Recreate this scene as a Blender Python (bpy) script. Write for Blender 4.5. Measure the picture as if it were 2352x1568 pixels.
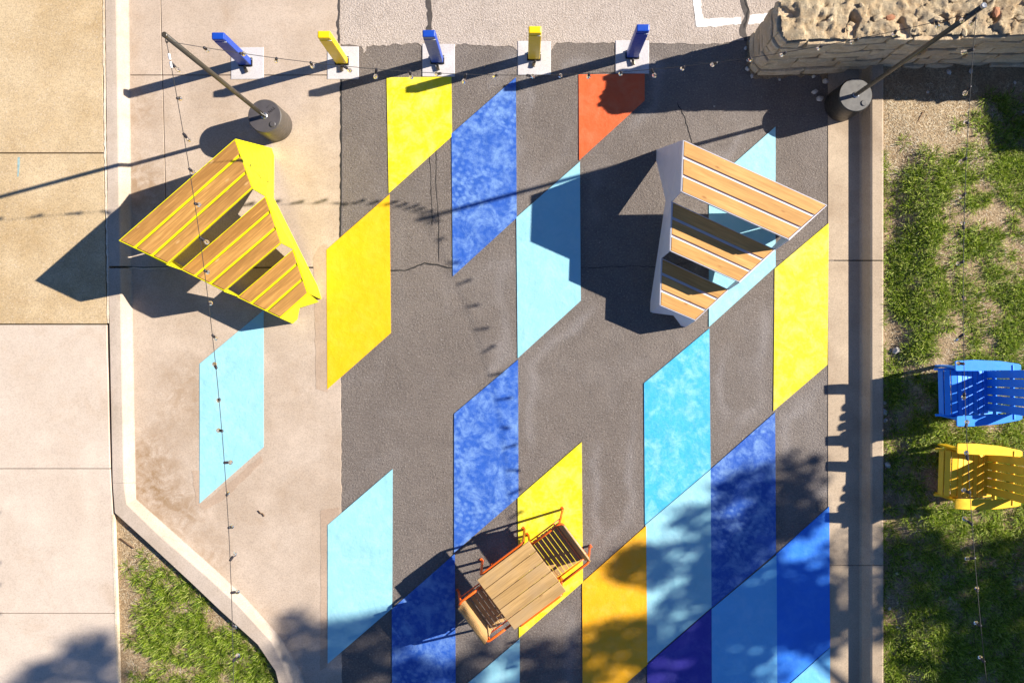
import bpy, math, random
import numpy as np
from mathutils import Vector, Matrix, noise as mnoise

random.seed(7); rng = np.random.default_rng(7)
for o in list(bpy.data.objects): bpy.data.objects.remove(o)
scene = bpy.context.scene
COL = scene.collection
R = math.radians

# ------------------------------------------------------------------ camera
# Photo pixels are measured on a 2352 x 1568 view. The drone looks straight down
# from H metres; NX, NY is the nadir point and S the ground pixels per metre.
NX, NY, S, H = 1203.0, 750.0, 180.0, 11.75
cam = bpy.data.cameras.new('Camera'); camo = bpy.data.objects.new('Camera', cam); COL.objects.link(camo)
camo.location = (0, 0, H); camo.rotation_euler = (0, 0, 0)
cam.sensor_width = 36.0; cam.lens = 36.0 * (H * S) / 2352.0
cam.shift_x = -(NX - 1176) / 2352.0; cam.shift_y = -(784 - NY) / 2352.0
cam.clip_end = 3000
scene.camera = camo

# ------------------------------------------------------------------ light
SHV = (-264.5 / S, -71.5 / S)                    # ground shadow of one metre of height
SUN_EL = math.atan(1 / math.hypot(*SHV)); SUN_AZ = math.atan2(-SHV[1], -SHV[0])
sund = Vector((math.cos(SUN_AZ) * math.cos(SUN_EL), math.sin(SUN_AZ) * math.cos(SUN_EL), math.sin(SUN_EL)))
w = bpy.data.worlds.new('World'); scene.world = w; w.use_nodes = True
wn = w.node_tree; bg = wn.nodes['Background']
sky = wn.nodes.new('ShaderNodeTexSky'); sky.sky_type = 'NISHITA'; sky.sun_disc = False
sky.altitude = 1500; sky.dust_density = .2; sky.ozone_density = 5.0; sky.sun_elevation = SUN_EL; sky.sun_rotation = math.pi / 2 - SUN_AZ
wb = wn.nodes.new('ShaderNodeMix'); wb.data_type = 'RGBA'; wb.blend_type = 'MULTIPLY'; wb.inputs[0].default_value = 1
wb.inputs[7].default_value = (.86, .93, 1.10, 1)          # camera white balance set for the warm sun
wn.links.new(sky.outputs['Color'], wb.inputs[6]); wn.links.new(wb.outputs[2], bg.inputs['Color']); bg.inputs['Strength'].default_value = 0.06
sl = bpy.data.lights.new('Sun', 'SUN'); sl.energy = 5.0; sl.angle = R(0.53); sl.color = (1.0, 0.94, 0.85)
so = bpy.data.objects.new('Sun', sl); COL.objects.link(so)
so.rotation_euler = sund.to_track_quat('Z', 'Y').to_euler(); so.location = (12, 4, 14)
vs = scene.view_settings; vs.view_transform = 'Standard'; vs.look = 'None'; vs.gamma = 1; vs.use_curve_mapping = False
vs.exposure = 1.12

# ------------------------------------------------------------------ helpers
def P(x, y, h=0.0):
    """photo pixel -> world point at height h"""
    k = (1 - h / H) / S
    return Vector(((x - NX) * k, -(y - NY) * k, h))
def G(x, y, h=0.0):
    """plan position in pixels of the ground map -> world point"""
    return Vector(((x - NX) / S, -(y - NY) / S, h))
def crop(x0, y0, s):
    k = 2352 / 4032
    return lambda zx, zy: ((x0 + zx / s) * k, (y0 + zy / s) * k)
def ray_plane(d, p0, n):
    o = Vector((0, 0, H)); g = P(d[0], d[1], 0); dr = g - o
    t = (p0 - o).dot(n) / dr.dot(n)
    return o + dr * t

def tag(o, label=None, cat=None, group=None, kind=None):
    if label: o['label'] = label
    if cat: o['category'] = cat
    if group: o['group'] = group
    if kind: o['kind'] = kind
    return o
def empty(name, loc=(0, 0, 0), rz=0.0):
    o = bpy.data.objects.new(name, None); COL.objects.link(o)
    o.location = loc; o.rotation_euler = (0, 0, rz); o.empty_display_size = 0.1
    return o
def link(name, me, mat, parent=None, basis=None, bevel=0, smooth=False):
    if mat is not None and not me.materials: me.materials.append(mat)
    o = bpy.data.objects.new(name, me); COL.objects.link(o)
    if parent is not None: o.parent = parent
    if basis is not None: o.matrix_basis = basis
    if bevel:
        b = o.modifiers.new('Bevel', 'BEVEL'); b.width = bevel; b.segments = 2; b.limit_method = 'ANGLE'; b.angle_limit = R(40)
    if smooth:
        me.polygons.foreach_set('use_smooth', [True] * len(me.polygons))
    return o
def copy_tree(o, parent=None):
    c = o.copy(); COL.objects.link(c); c.parent = parent
    for ch in o.children: copy_tree(ch, c)
    return c

class MB:
    def __init__(s): s.v = []; s.f = []
    def add(s, v, f):
        n = len(s.v); s.v += [tuple(p) for p in v]; s.f += [tuple(i + n for i in q) for q in f]; return s
    def box(s, c, size, M=None):
        a, b, d = (x / 2 for x in size); vv = []
        for i in (-1, 1):
            for j in (-1, 1):
                for k in (-1, 1):
                    p = Vector((i * a, j * b, k * d))
                    if M is not None: p = M @ p
                    vv.append(p + Vector(c))
        return s.add(vv, [(0, 1, 3, 2), (4, 6, 7, 5), (0, 4, 5, 1), (2, 3, 7, 6), (0, 2, 6, 4), (1, 5, 7, 3)])
    def prism(s, pts, z0, z1):
        n = len(pts)
        ar = sum(pts[i][0] * pts[(i + 1) % n][1] - pts[(i + 1) % n][0] * pts[i][1] for i in range(n))
        pts = list(pts) if ar > 0 else list(pts)[::-1]
        v = [(p[0], p[1], z0) for p in pts] + [(p[0], p[1], z1) for p in pts]
        f = [tuple(range(n))[::-1], tuple(range(n, 2 * n))] + [(i, (i + 1) % n, n + (i + 1) % n, n + i) for i in range(n)]
        return s.add(v, f)
    def plate(s, pts, nrm, t):
        n = len(pts); o = nrm.normalized() * t
        v = [p + o * .5 for p in pts] + [p - o * .5 for p in pts]
        nn = sum(((pts[i] - pts[0]).cross(pts[(i + 1) % n] - pts[0]) for i in range(1, n - 1)), Vector())
        top = tuple(range(n)); bot = tuple(range(n, 2 * n))
        if nn.dot(nrm) > 0:
            f = [top, bot[::-1]] + [(i, n + i, n + (i + 1) % n, (i + 1) % n) for i in range(n)]
        else:
            f = [top[::-1], bot] + [((i + 1) % n, n + (i + 1) % n, n + i, i) for i in range(n)]
        return s.add(v, f)
    def tube(s, pts, r, n=8, caps=True):
        pts = [Vector(p) for p in pts]; rs = r if isinstance(r, (list, tuple)) else [r] * len(pts)
        t0 = (pts[1] - pts[0]).normalized()
        u = t0.orthogonal().normalized(); v = []
        for i, p in enumerate(pts):
            if i == 0: t = t0
            elif i == len(pts) - 1: t = (pts[-1] - pts[-2]).normalized()
            else: t = ((pts[i + 1] - p).normalized() + (p - pts[i - 1]).normalized()).normalized()
            u = (u - t * u.dot(t)).normalized(); wv = t.cross(u)
            for k in range(n):
                a = 2 * math.pi * k / n
                v.append(p + (u * math.cos(a) + wv * math.sin(a)) * rs[i])
        f = []
        for i in range(len(pts) - 1):
            for k in range(n):
                k2 = (k + 1) % n
                f.append((i * n + k, i * n + k2, (i + 1) * n + k2, (i + 1) * n + k))
        if caps:
            f.append(tuple(range(n))[::-1]); f.append(tuple(range((len(pts) - 1) * n, len(pts) * n)))
        return s.add(v, f)
    def lathe(s, prof, n=24, M=None):
        v = []; f = []
        for r, z in prof:
            for k in range(n):
                a = 2 * math.pi * k / n; p = Vector((r * math.cos(a), r * math.sin(a), z))
                v.append(M @ p if M is not None else p)
        for i in range(len(prof) - 1):
            for k in range(n):
                k2 = (k + 1) % n
                f.append((i * n + k, i * n + k2, (i + 1) * n + k2, (i + 1) * n + k))
        f.append(tuple(range(n))[::-1]); f.append(tuple(range((len(prof) - 1) * n, len(prof) * n)))
        return s.add(v, f)
    def build(s, name, mat, parent=None, origin=None, rz=0.0, rot=None, bevel=0, smooth=False):
        M = Matrix.Identity(4)
        if origin is not None or rz or rot is not None:
            M = Matrix.Translation(Vector(origin or (0, 0, 0))) @ (rot.to_4x4() if rot is not None else Matrix.Rotation(rz, 4, 'Z'))
        inv = M.inverted(); me = bpy.data.meshes.new(name)
        me.from_pydata([tuple(inv @ Vector(p)) for p in s.v], [], s.f); me.update()
        return link(name, me, mat, parent, M, bevel, smooth)

def fillet(pts, r, n=5):
    pts = [Vector(p) for p in pts]; out = [pts[0]]
    for i in range(1, len(pts) - 1):
        a, b, c = pts[i - 1], pts[i], pts[i + 1]
        d1 = (a - b); d2 = (c - b); rr = min(r, d1.length * .45, d2.length * .45)
        p1 = b + d1.normalized() * rr; p2 = b + d2.normalized() * rr
        for k in range(n + 1):
            t = k / n; out.append(p1 * (1 - t) ** 2 + b * 2 * t * (1 - t) + p2 * t * t)
    out.append(pts[-1]); return out

# ------------------------------------------------------------------ materials
class NT:
    def __init__(s, name):
        s.m = bpy.data.materials.new(name); s.m.use_nodes = True; s.t = s.m.node_tree
        s.b = s.t.nodes['Principled BSDF']; s.out = s.t.nodes['Material Output']
    def n(s, typ, **kw):
        nd = s.t.nodes.new(typ)
        for k, v in kw.items():
            if k.startswith('i_'):
                key = k[2:].replace('_', ' ')
                key = int(key) if key.isdigit() else key
                s.set(nd.inputs[key], v)
            else: setattr(nd, k, v)
        return nd
    def set(s, sock, v):
        if hasattr(v, 'is_linked') or isinstance(v, bpy.types.NodeSocket): s.t.links.new(v, sock)
        else:
            if sock.type == 'RGBA' and len(v) == 3: v = (*v, 1)
            sock.default_value = v
    def pos(s): return s.n('ShaderNodeNewGeometry').outputs['Position']
    def objc(s): return s.n('ShaderNodeTexCoord').outputs['Object']
    def mapv(s, vec, sc=(1, 1, 1), loc=(0, 0, 0), rot=(0, 0, 0)):
        return s.n('ShaderNodeMapping', i_Vector=vec, i_Scale=sc, i_Location=loc, i_Rotation=rot).outputs[0]
    def noise(s, vec, scale, detail=4.0, rough=.55, dist=0.0):
        return s.n('ShaderNodeTexNoise', i_Vector=vec, i_Scale=scale, i_Detail=detail, i_Roughness=rough, i_Distortion=dist).outputs['Fac']
    def voro(s, vec, scale, out='Distance', feature='F1'):
        return s.n('ShaderNodeTexVoronoi', feature=feature, i_Vector=vec, i_Scale=scale).outputs[out]
    def ramp(s, fac, stops):
        r = s.n('ShaderNodeValToRGB', i_Fac=fac); e = r.color_ramp.elements
        while len(e) < len(stops): e.new(.5)
        for k, (p, c) in enumerate(stops):
            e[k].position = p; e[k].color = (*c, 1) if not isinstance(c, (int, float)) else (c, c, c, 1)
        return r.outputs[0]
    def mix(s, fac, a, b, mode='MIX'):
        m = s.n('ShaderNodeMix', data_type='RGBA', blend_type=mode)
        s.set(m.inputs[0], fac); s.set(m.inputs[6], a); s.set(m.inputs[7], b); return m.outputs[2]
    def math(s, op, a, b=0.0, clamp=False):
        m = s.n('ShaderNodeMath', operation=op, use_clamp=clamp); s.set(m.inputs[0], a); s.set(m.inputs[1], b); return m.outputs[0]
    def attr(s, name, out='Color'): return s.n('ShaderNodeAttribute', attribute_name=name).outputs[out]
    def rnd(s): return s.n('ShaderNodeObjectInfo').outputs['Random']
    def bump(s, h, strength=.4, dist=.01, prev=None):
        b = s.n('ShaderNodeBump', i_Height=h, i_Strength=strength, i_Distance=dist)
        if prev is not None: s.set(b.inputs['Normal'], prev)
        return b.outputs[0]
    def fin(s, col, rough=.8, nrm=None, metal=0.0, spec=None):
        s.set(s.b.inputs['Base Color'], col); s.set(s.b.inputs['Roughness'], rough); s.set(s.b.inputs['Metallic'], metal)
        if nrm is not None: s.set(s.b.inputs['Normal'], nrm)
        if spec is not None: s.b.inputs['Specular IOR Level'].default_value = spec
        return s.m

def sc3(c, k): return tuple(x * k for x in c)

def concrete(name, base, stain, spk=.5, grain=.5, old=False, spot=None):
    t = NT(name); p = t.pos()
    a = t.noise(p, 1.1, 6, .6); b = t.noise(p, 9, 5, .6); c = t.noise(p, 60, 3, .6)
    col = t.mix(t.ramp(a, [(.38, 0.0), (.62, 1.0)]), base, stain)
    col = t.mix(t.math('MULTIPLY', t.ramp(b, [(.3, 0.0), (.8, 1.0)]), .55), col, sc3(base, .8))
    col = t.mix(t.ramp(t.noise(p, 2.6, 3, .5), [(.5, 0.0), (.75, .6)]), col, sc3(base, 1.1))
    col = t.mix(t.ramp(t.noise(p, 1.7, 7, .7, .5), [(.56, 0.0), (.74, .35)]), col, (base[0] * .66, base[1] * .55, base[2] * .42))
    f = t.ramp(c, [(.3, .66), (.5, 1.0), (.7, 1.2)])
    col = t.mix(grain, col, t.mix(1.0, col, f, 'MULTIPLY'))
    if spot:
        for (sx, sy, sr, am) in spot:
            dv = t.n('ShaderNodeVectorMath', operation='DISTANCE'); t.set(dv.inputs[0], p); dv.inputs[1].default_value = G(sx, sy)
            ms = t.math('MULTIPLY', t.ramp(t.math('DIVIDE', dv.outputs['Value'], sr), [(.2, am), (1.0, 0.0)]), t.ramp(t.noise(p, 6, 6, .75, .6), [(.38, 0.0), (.6, 1.0)]))
            col = t.mix(ms, col, (.25, .155, .078))
    # dark specks and small pits
    sp = t.ramp(t.voro(p, 7.0), [(.02, 1.0), (.05, 0.0)])
    col = t.mix(t.math('MULTIPLY', sp, spk), col, sc3(base, .35))
    if old:
        ag = t.ramp(t.voro(p, 26), [(.10, 1.0), (.26, 0.0)])
        col = t.mix(t.math('MULTIPLY', ag, .4), col, (.62, .52, .42))
    nb = t.bump(t.noise(p, 120, 3, .65), .25 if not old else .5, .006)
    return t.fin(col, .85, nb, spec=.25)

M = {}
M['apron'] = concrete('concrete_apron', (.475, .375, .288), (.385, .290, .208), .45, .6, spot=[(352, 1120, .55, 1.0), (420, 1180, .45, .7), (335, 1040, .5, .7), (480, 1275, .4, .5), (325, 420, .6, .7), (325, 250, .5, .5), (430, 900, .7, .5)])
M['primer'] = concrete('concrete_damp', (.43, .315, .225), (.35, .25, .175), .3, .5)
M['slab_new'] = concrete('concrete_new', (.55, .45, .36), (.50, .40, .31), .2, .45)
M['slab_old'] = concrete('concrete_old', (.505, .38, .228), (.41, .285, .145), .45, .9, True)
M['curb'] = concrete('concrete_curb', (.46, .375, .30), (.37, .29, .215), .3, .5)
M['curb_r'] = concrete('concrete_curb_right', (.45, .35, .245), (.33, .245, .165), .4, .55)
M['pad'] = concrete('concrete_pad', (.56, .52, .50), (.49, .45, .43), .1, .4)
M['filler'] = concrete('joint_filler', (.66, .56, .44), (.5, .37, .22), .3, .8)

def asphalt():
    t = NT('asphalt'); p = t.pos()
    wear = t.attr('wear', 'Fac')
    a = t.noise(p, .8, 4, .6); b = t.noise(p, 40, 6, .75); c = t.noise(p, 95, 4, .7)
    col = t.mix(t.ramp(a, [(.3, 0.0), (.7, 1.0)]), (.150, .120, .098), (.198, .162, .134))
    col = t.mix(t.ramp(t.noise(p, 4.5, 4, .6), [(.4, 0.0), (.7, .4)]), col, (.115, .093, .078))
    lite = t.ramp(t.noise(p, 46, 3, .65), [(.52, 0.0), (.70, 1.0)])
    col = t.mix(t.math('MULTIPLY', lite, .65), col, (.31, .27, .235))
    chip = t.ramp(t.voro(p, 17), [(.05, 1.0), (.13, 0.0)])
    col = t.mix(t.math('MULTIPLY', chip, t.ramp(t.noise(p, 9, 2, .5), [(.45, 0.0), (.6, .9)])), col, (.40, .36, .32))
    col = t.mix(t.math('MULTIPLY', t.ramp(b, [(.34, 1.0), (.48, 0.0)]), .6), col, (.055, .035, .033))
    wv = t.math('MULTIPLY', wear, t.ramp(t.noise(p, 42, 5, .75), [(.34, .15), (.66, 1.0)]), True)
    col = t.mix(wv, col, (.32, .29, .275))
    h = t.math('ADD', t.math('MULTIPLY', b, .7), t.math('MULTIPLY', c, .3))
    nb = t.bump(h, 1.0, .03, t.bump(t.noise(p, 7, 3, .5), .35, .03))
    return t.fin(col, t.ramp(b, [(.3, .62), (.7, .8)]), nb, spec=.35)
M['asphalt'] = asphalt()

def oldpave():
    t = NT('old_pavement'); p = t.pos()
    b = t.noise(p, 48, 5, .7); a = t.noise(p, 1.3, 5, .65)
    col = t.mix(t.ramp(b, [(.32, 0.0), (.7, 1.0)]), (.30, .235, .185), (.53, .44, .37))
    col = t.mix(t.ramp(t.noise(p, 95, 3, .6), [(.4, 0.0), (.7, .5)]), col, (.62, .54, .47))
    col = t.mix(t.ramp(a, [(.5, 0.0), (.72, .55)]), col, (.30, .235, .18))
    col = t.mix(t.ramp(t.noise(p, 3.2, 5, .7), [(.58, 0.0), (.75, .5)]), col, (.2, .16, .13))
    nb = t.bump(b, .8, .028)
    return t.fin(col, .85, nb, spec=.25)
M['oldpave'] = oldpave()

def paint(name, base, pale=None, amt=.0, dots=False, wearc=None):
    t = NT(name); p = t.pos()
    a = t.noise(p, 2.3, 4, .6); b = t.noise(p, 26, 6, .72); c = t.noise(p, 75, 4, .7)
    col = t.mix(t.ramp(a, [(.35, 0.0), (.7, 1.0)]), base, sc3(base, .9))
    if pale is not None:
        cl = t.ramp(t.noise(p, 4.5, 7, .72, .4), [(.46, 0.0), (.70, 1.0)])
        col = t.mix(t.math('MULTIPLY', cl, amt), col, pale)
        fine = t.ramp(t.noise(p, 15, 5, .7), [(.45, 0.0), (.75, 1.0)])
        col = t.mix(t.math('MULTIPLY', fine, amt * .35), col, pale)
        if dots:
            q = t.mapv(p, (1, 1, 1), (0, 0, 0), (0, 0, R(27)))
            dx = t.n('ShaderNodeSeparateXYZ', i_Vector=q)
            fx = t.math('SUBTRACT', t.math('FRACT', t.math('MULTIPLY', dx.outputs[0], 9.5)), .5)
            fy = t.math('SUBTRACT', t.math('FRACT', t.math('MULTIPLY', dx.outputs[1], 13.0)), .5)
            d = t.math('SQRT', t.math('ADD', t.math('MULTIPLY', fx, fx), t.math('MULTIPLY', fy, fy)))
            dm = t.ramp(t.math('ADD', d, t.math('MULTIPLY', t.math('SUBTRACT', b, .5), .5)), [(.16, 1.0), (.34, 0.0)])
            dm = t.math('MULTIPLY', dm, t.ramp(t.noise(p, 1.4, 2, .5), [(.42, .0), (.62, .32)]))
            col = t.mix(dm, col, pale)
    col = t.mix(t.math('MULTIPLY', t.ramp(t.voro(p, 9.0), [(.015, 1.0), (.035, 0.0)]), .45), col, sc3(base, .35))
    h = t.math('ADD', t.math('MULTIPLY', b, .7), t.math('MULTIPLY', c, .3))
    nb = t.bump(h, .3, .018, t.bump(t.noise(p, 7, 3, .5), .25, .03))
    return t.fin(col, .5, nb, spec=.4)
WHT = (.62, .68, .72)
M['p_yellow'] = paint('paint_yellow', (.74, .60, .004), (.78, .70, .22), .55)
M['p_gold'] = paint('paint_gold', (.80, .43, .002), (.78, .55, .05), .3)
M['p_orange'] = paint('paint_orange', (.84, .39, .004), (.85, .52, .12), .25)
M['p_red'] = paint('paint_red', (.70, .105, .022), (.7, .22, .1), .35)
M['p_light'] = paint('paint_light_blue', (.27, .55, .625), (.44, .65, .70), .35)
M['p_mid'] = paint('paint_mid_blue', (.045, .39, .66), (.32, .62, .74), .7)
M['p_royal'] = paint('paint_royal_blue', (.020, .09, .40), (.28, .45, .68), .6, True)
M['p_cobalt'] = paint('paint_cobalt', (.024, .19, .74), (.12, .36, .8), .3)
M['p_azure'] = paint('paint_azure', (.15, .48, .80), (.32, .6, .82), .4)
M['p_royal_shade'] = paint('paint_royal_shaded', (.05, .042, .34), (.14, .14, .44), .4)  # royal blue paint with the violet tone of tree shade put in
M['p_white'] = paint('paint_white', (.78, .74, .68), (.5, .44, .38), .5)

def plain(name, col, rough=.45, metal=0.0, var=.12, spec=.5, scale=6.0, bump=0.0):
    t = NT(name); p = t.objc()
    a = t.noise(p, scale, 4, .6)
    c = t.mix(t.ramp(a, [(.3, 0.0), (.75, 1.0)]), col, sc3(col, 1 - var * 2))
    c = t.mix(t.ramp(t.noise(p, 38, 5, .7), [(.62, 0.0), (.8, var * 2.5)]), c, sc3(col, .45))
    r = t.ramp(t.noise(p, 20, 3, .6), [(.3, max(.05, rough - .08)), (.7, min(1.0, rough + .1))])
    return t.fin(c, r, t.bump(t.noise(p, 80, 2), bump, .004) if bump else None, metal, spec)
M['m_yellow'] = plain('yellow_steel', (.80, .70, .003), .42, var=.04)
M['m_white'] = plain('white_steel', (.66, .62, .64), .42, var=.05)
M['m_orange'] = plain('orange_tube', (.86, .13, .008), .35, var=.06)
M['m_black'] = plain('black_pole', (.055, .045, .03), .38, var=.12)
M['barrel_shade'] = plain('barrel_coating_shaded', (.03, .026, .022), .45, var=.15, scale=3)  # darker copy of the barrel coating, shade put into the colour
M['lid_sheen'] = plain('barrel_lid_sheen', (.16, .15, .135), .4, var=.15, scale=8)  # lighter copy of the lid, its bright sheen put into the colour
M['barrel'] = plain('barrel_coating', (.09, .075, .06), .48, var=.15, scale=3)
M['barrel_lid'] = plain('barrel_lid', (.085, .075, .075), .42, var=.15, scale=8)
M['b_blue'] = plain('bollard_blue', (.006, .055, .37), .4, var=.06)
M['b_yellow'] = plain('bollard_yellow', (.84, .56, .003), .4, var=.05)
M['dark_metal'] = plain('dark_metal', (.03, .027, .025), .4, .6, var=.1)
M['brass'] = plain('padlock_body', (.22, .18, .13), .32, .8, var=.15)
M['steel'] = plain('steel', (.55, .54, .52), .3, .9, var=.08)
M['cable'] = plain('black_cable', (.02, .018, .017), .6, var=.1)
M['socket'] = plain('black_socket', (.018, .014, .018), .5, var=.1)
M['tagw'] = plain('white_sleeve', (.8, .79, .76), .5, var=.03)
M['c_blue'] = plain('chair_blue', (.016, .25, .88), .5, var=.07, bump=.15)
M['c_yellow'] = plain('chair_yellow', (.92, .53, .010), .5, var=.07, bump=.15)
M['tar'] = plain('tar_seal', (.075, .06, .05), .7, var=.25, scale=14, bump=.5)
M['crack'] = plain('crack_fill', (.03, .026, .023), .9, var=.3, scale=30)
M['pebble'] = plain('pebble', (.55, .50, .44), .8, var=.15, scale=18, bump=.3)
M['brick'] = plain('brick_fragment', (.42, .18, .085), .85, var=.2, scale=25, bump=.4)
M['twig'] = plain('twig', (.16, .09, .045), .85, var=.25, scale=40, bump=.4)
M['bark'] = plain('bark', (.10, .075, .055), .9, var=.3, scale=7, bump=.8)

def wood(name, a, b, knot, grey=None):
    t = NT(name); p = t.objc(); r = t.rnd()
    off = t.n('ShaderNodeCombineXYZ', i_X=t.math('MULTIPLY', r, 31.0), i_Y=t.math('MULTIPLY', r, 17.0), i_Z=t.math('MULTIPLY', r, 7.0)).outputs[0]
    q = t.n('ShaderNodeVectorMath', operation='ADD'); t.set(q.inputs[0], p); t.set(q.inputs[1], off); q = q.outputs[0]
    g = t.noise(t.mapv(q, (1.2, 22, 22)), 1.6, 6, .65, .6)
    g2 = t.noise(t.mapv(q, (.7, 5, 5)), 1.3, 4, .6, .4)
    col = t.mix(t.ramp(g, [(.3, 0.0), (.72, 1.0)]), a, b)
    col = t.mix(t.ramp(g2, [(.36, 0.0), (.62, .9)]), col, sc3(b, .72))
    g3 = t.noise(t.mapv(q, (2.2, 55, 55)), 1.2, 4, .7, .3)
    col = t.mix(t.ramp(g3, [(.36, .55), (.52, 0.0)]), col, sc3(b, .5))
    col = t.mix(t.ramp(g3, [(.56, 0.0), (.74, .5)]), col, sc3(a, 1.3))
    col = t.mix(t.math('MULTIPLY', r, .35), col, sc3(a, .72))
    k = t.ramp(t.voro(t.mapv(q, (3.2, 8, 8)), 1.0), [(.05, 1.0), (.13, 0.0)])
    col = t.mix(t.math('MULTIPLY', k, .7), col, knot)
    if grey is not None:
        col = t.mix(t.ramp(t.noise(q, 3.0, 3, .5), [(.45, 0.0), (.7, .6)]), col, grey)
    return t.fin(col, .55, t.bump(g, .25, .004), spec=.35)
M['w_pine'] = wood('wood_pine', (.74, .41, .135), (.62, .31, .085), (.30, .115, .03))
M['w_honey'] = wood('wood_honey', (.62, .33, .088), (.43, .20, .047), (.62, .37, .15))
M['w_teak'] = wood('wood_teak', (.58, .36, .14), (.45, .26, .09), (.27, .14, .05), (.38, .26, .14))

def glass():
    t = NT('bulb_glass'); t.b.inputs['Transmission Weight'].default_value = 1.0
    t.b.inputs['IOR'].default_value = 1.25
    return t.fin((.97, .95, .95), .02)
M['glass'] = glass()
M['filament'] = plain('filament', (.7, .62, .5), .3, .7, var=.1)

def stone(name, base):
    t = NT(name); p = t.pos(); r = t.rnd()
    col = t.mix(r, sc3(base, .78), sc3(base, 1.12))
    col = t.mix(t.ramp(t.noise(t.mapv(p, (1, 1, 3)), 5, 6, .65), [(.4, 0.0), (.7, .8)]), col, (base[0] * .75, base[1] * .62, base[2] * .5))
    col = t.mix(t.ramp(t.noise(p, 30, 5, .7), [(.5, 0.0), (.75, .6)]), col, sc3(base, .5))
    col = t.mix(t.ramp(t.noise(p, 14, 3, .6), [(.55, 0.0), (.75, .6)]), col, sc3(base, 1.35))
    return t.fin(col, .9, t.bump(t.noise(p, 24, 7, .75), .9, .04), spec=.2)
M['stone'] = stone('sandstone', (.70, .55, .36))
M['rubble'] = stone('rubble_core', (.60, .475, .305))
M['mortar'] = stone('mortar', (.24, .19, .14))

def soil(name, a, b, c):
    t = NT(name); p = t.pos()
    col = t.mix(t.ramp(t.noise(p, 5, 6, .7), [(.35, 0.0), (.65, 1.0)]), a, b)
    col = t.mix(t.ramp(t.noise(p, 45, 5, .7), [(.42, 0.0), (.62, .85)]), col, c)
    col = t.mix(t.ramp(t.voro(p, 38), [(.06, .9), (.14, 0.0)]), col, (.5, .43, .34))
    return t.fin(col, .95, t.bump(t.noise(p, 50, 5, .7), .9, .03), spec=.1)
M['soil'] = soil('lawn_soil', (.32, .22, .125), (.50, .37, .225), (.19, .13, .07))
M['ground'] = soil('far_ground', (.16, .14, .07), (.22, .18, .10), (.10, .10, .04))
def bladem(name, trans):
    t = NT(name); c = t.attr('Col')
    t.fin(c, .55, spec=.3)
    tr = t.n('ShaderNodeBsdfTranslucent', i_Color=c); mx = t.n('ShaderNodeMixShader', i_0=trans)
    t.set(mx.inputs[1], t.b.outputs[0]); t.set(mx.inputs[2], tr.outputs[0]); t.set(t.out.inputs['Surface'], mx.outputs[0])
    return t.m
M['grass'] = bladem('grass_blades', .3)
M['straw'] = bladem('dry_straw', .1)
M['leaf'] = bladem('tree_leaves', .25)

# ------------------------------------------------------------------ ground and pavements
def struct(o): o['kind'] = 'structure'; return o
def grid_obj(name, x0, x1, y0, y1, step, zf, mat, parent=None, attr=None, keep=None):
    nx = max(2, int((x1 - x0) / step) + 1); ny = max(2, int((y1 - y0) / step) + 1)
    X, Y = np.meshgrid(np.linspace(x0, x1, nx), np.linspace(y0, y1, ny))
    Z = zf(X, Y) if callable(zf) else np.full_like(X, zf)
    v = np.stack([X.ravel(), Y.ravel(), Z.ravel()], 1)
    i = np.arange(nx - 1)[None, :] + nx * np.arange(ny - 1)[:, None]
    f = np.stack([i, i + 1, i + 1 + nx, i + nx], -1).reshape(-1, 4)
    if keep is not None:
        cx = v[f].mean(1); f = f[keep(cx[:, 0], cx[:, 1])]
    me = bpy.data.meshes.new(name); me.from_pydata(v.tolist(), [], f.tolist()); me.update()
    if attr is not None:
        a = me.attributes.new('wear', 'FLOAT', 'POINT'); a.data.foreach_set('value', attr(X, Y).ravel().astype(np.float32))
    return link(name, me, mat, parent, None, 0, True)

gm = MB().prism([(-900, -900), (900, -900), (900, 900), (-900, 900)], -.6, -.05)
struct(gm.build('ground', M['ground']))

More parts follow.
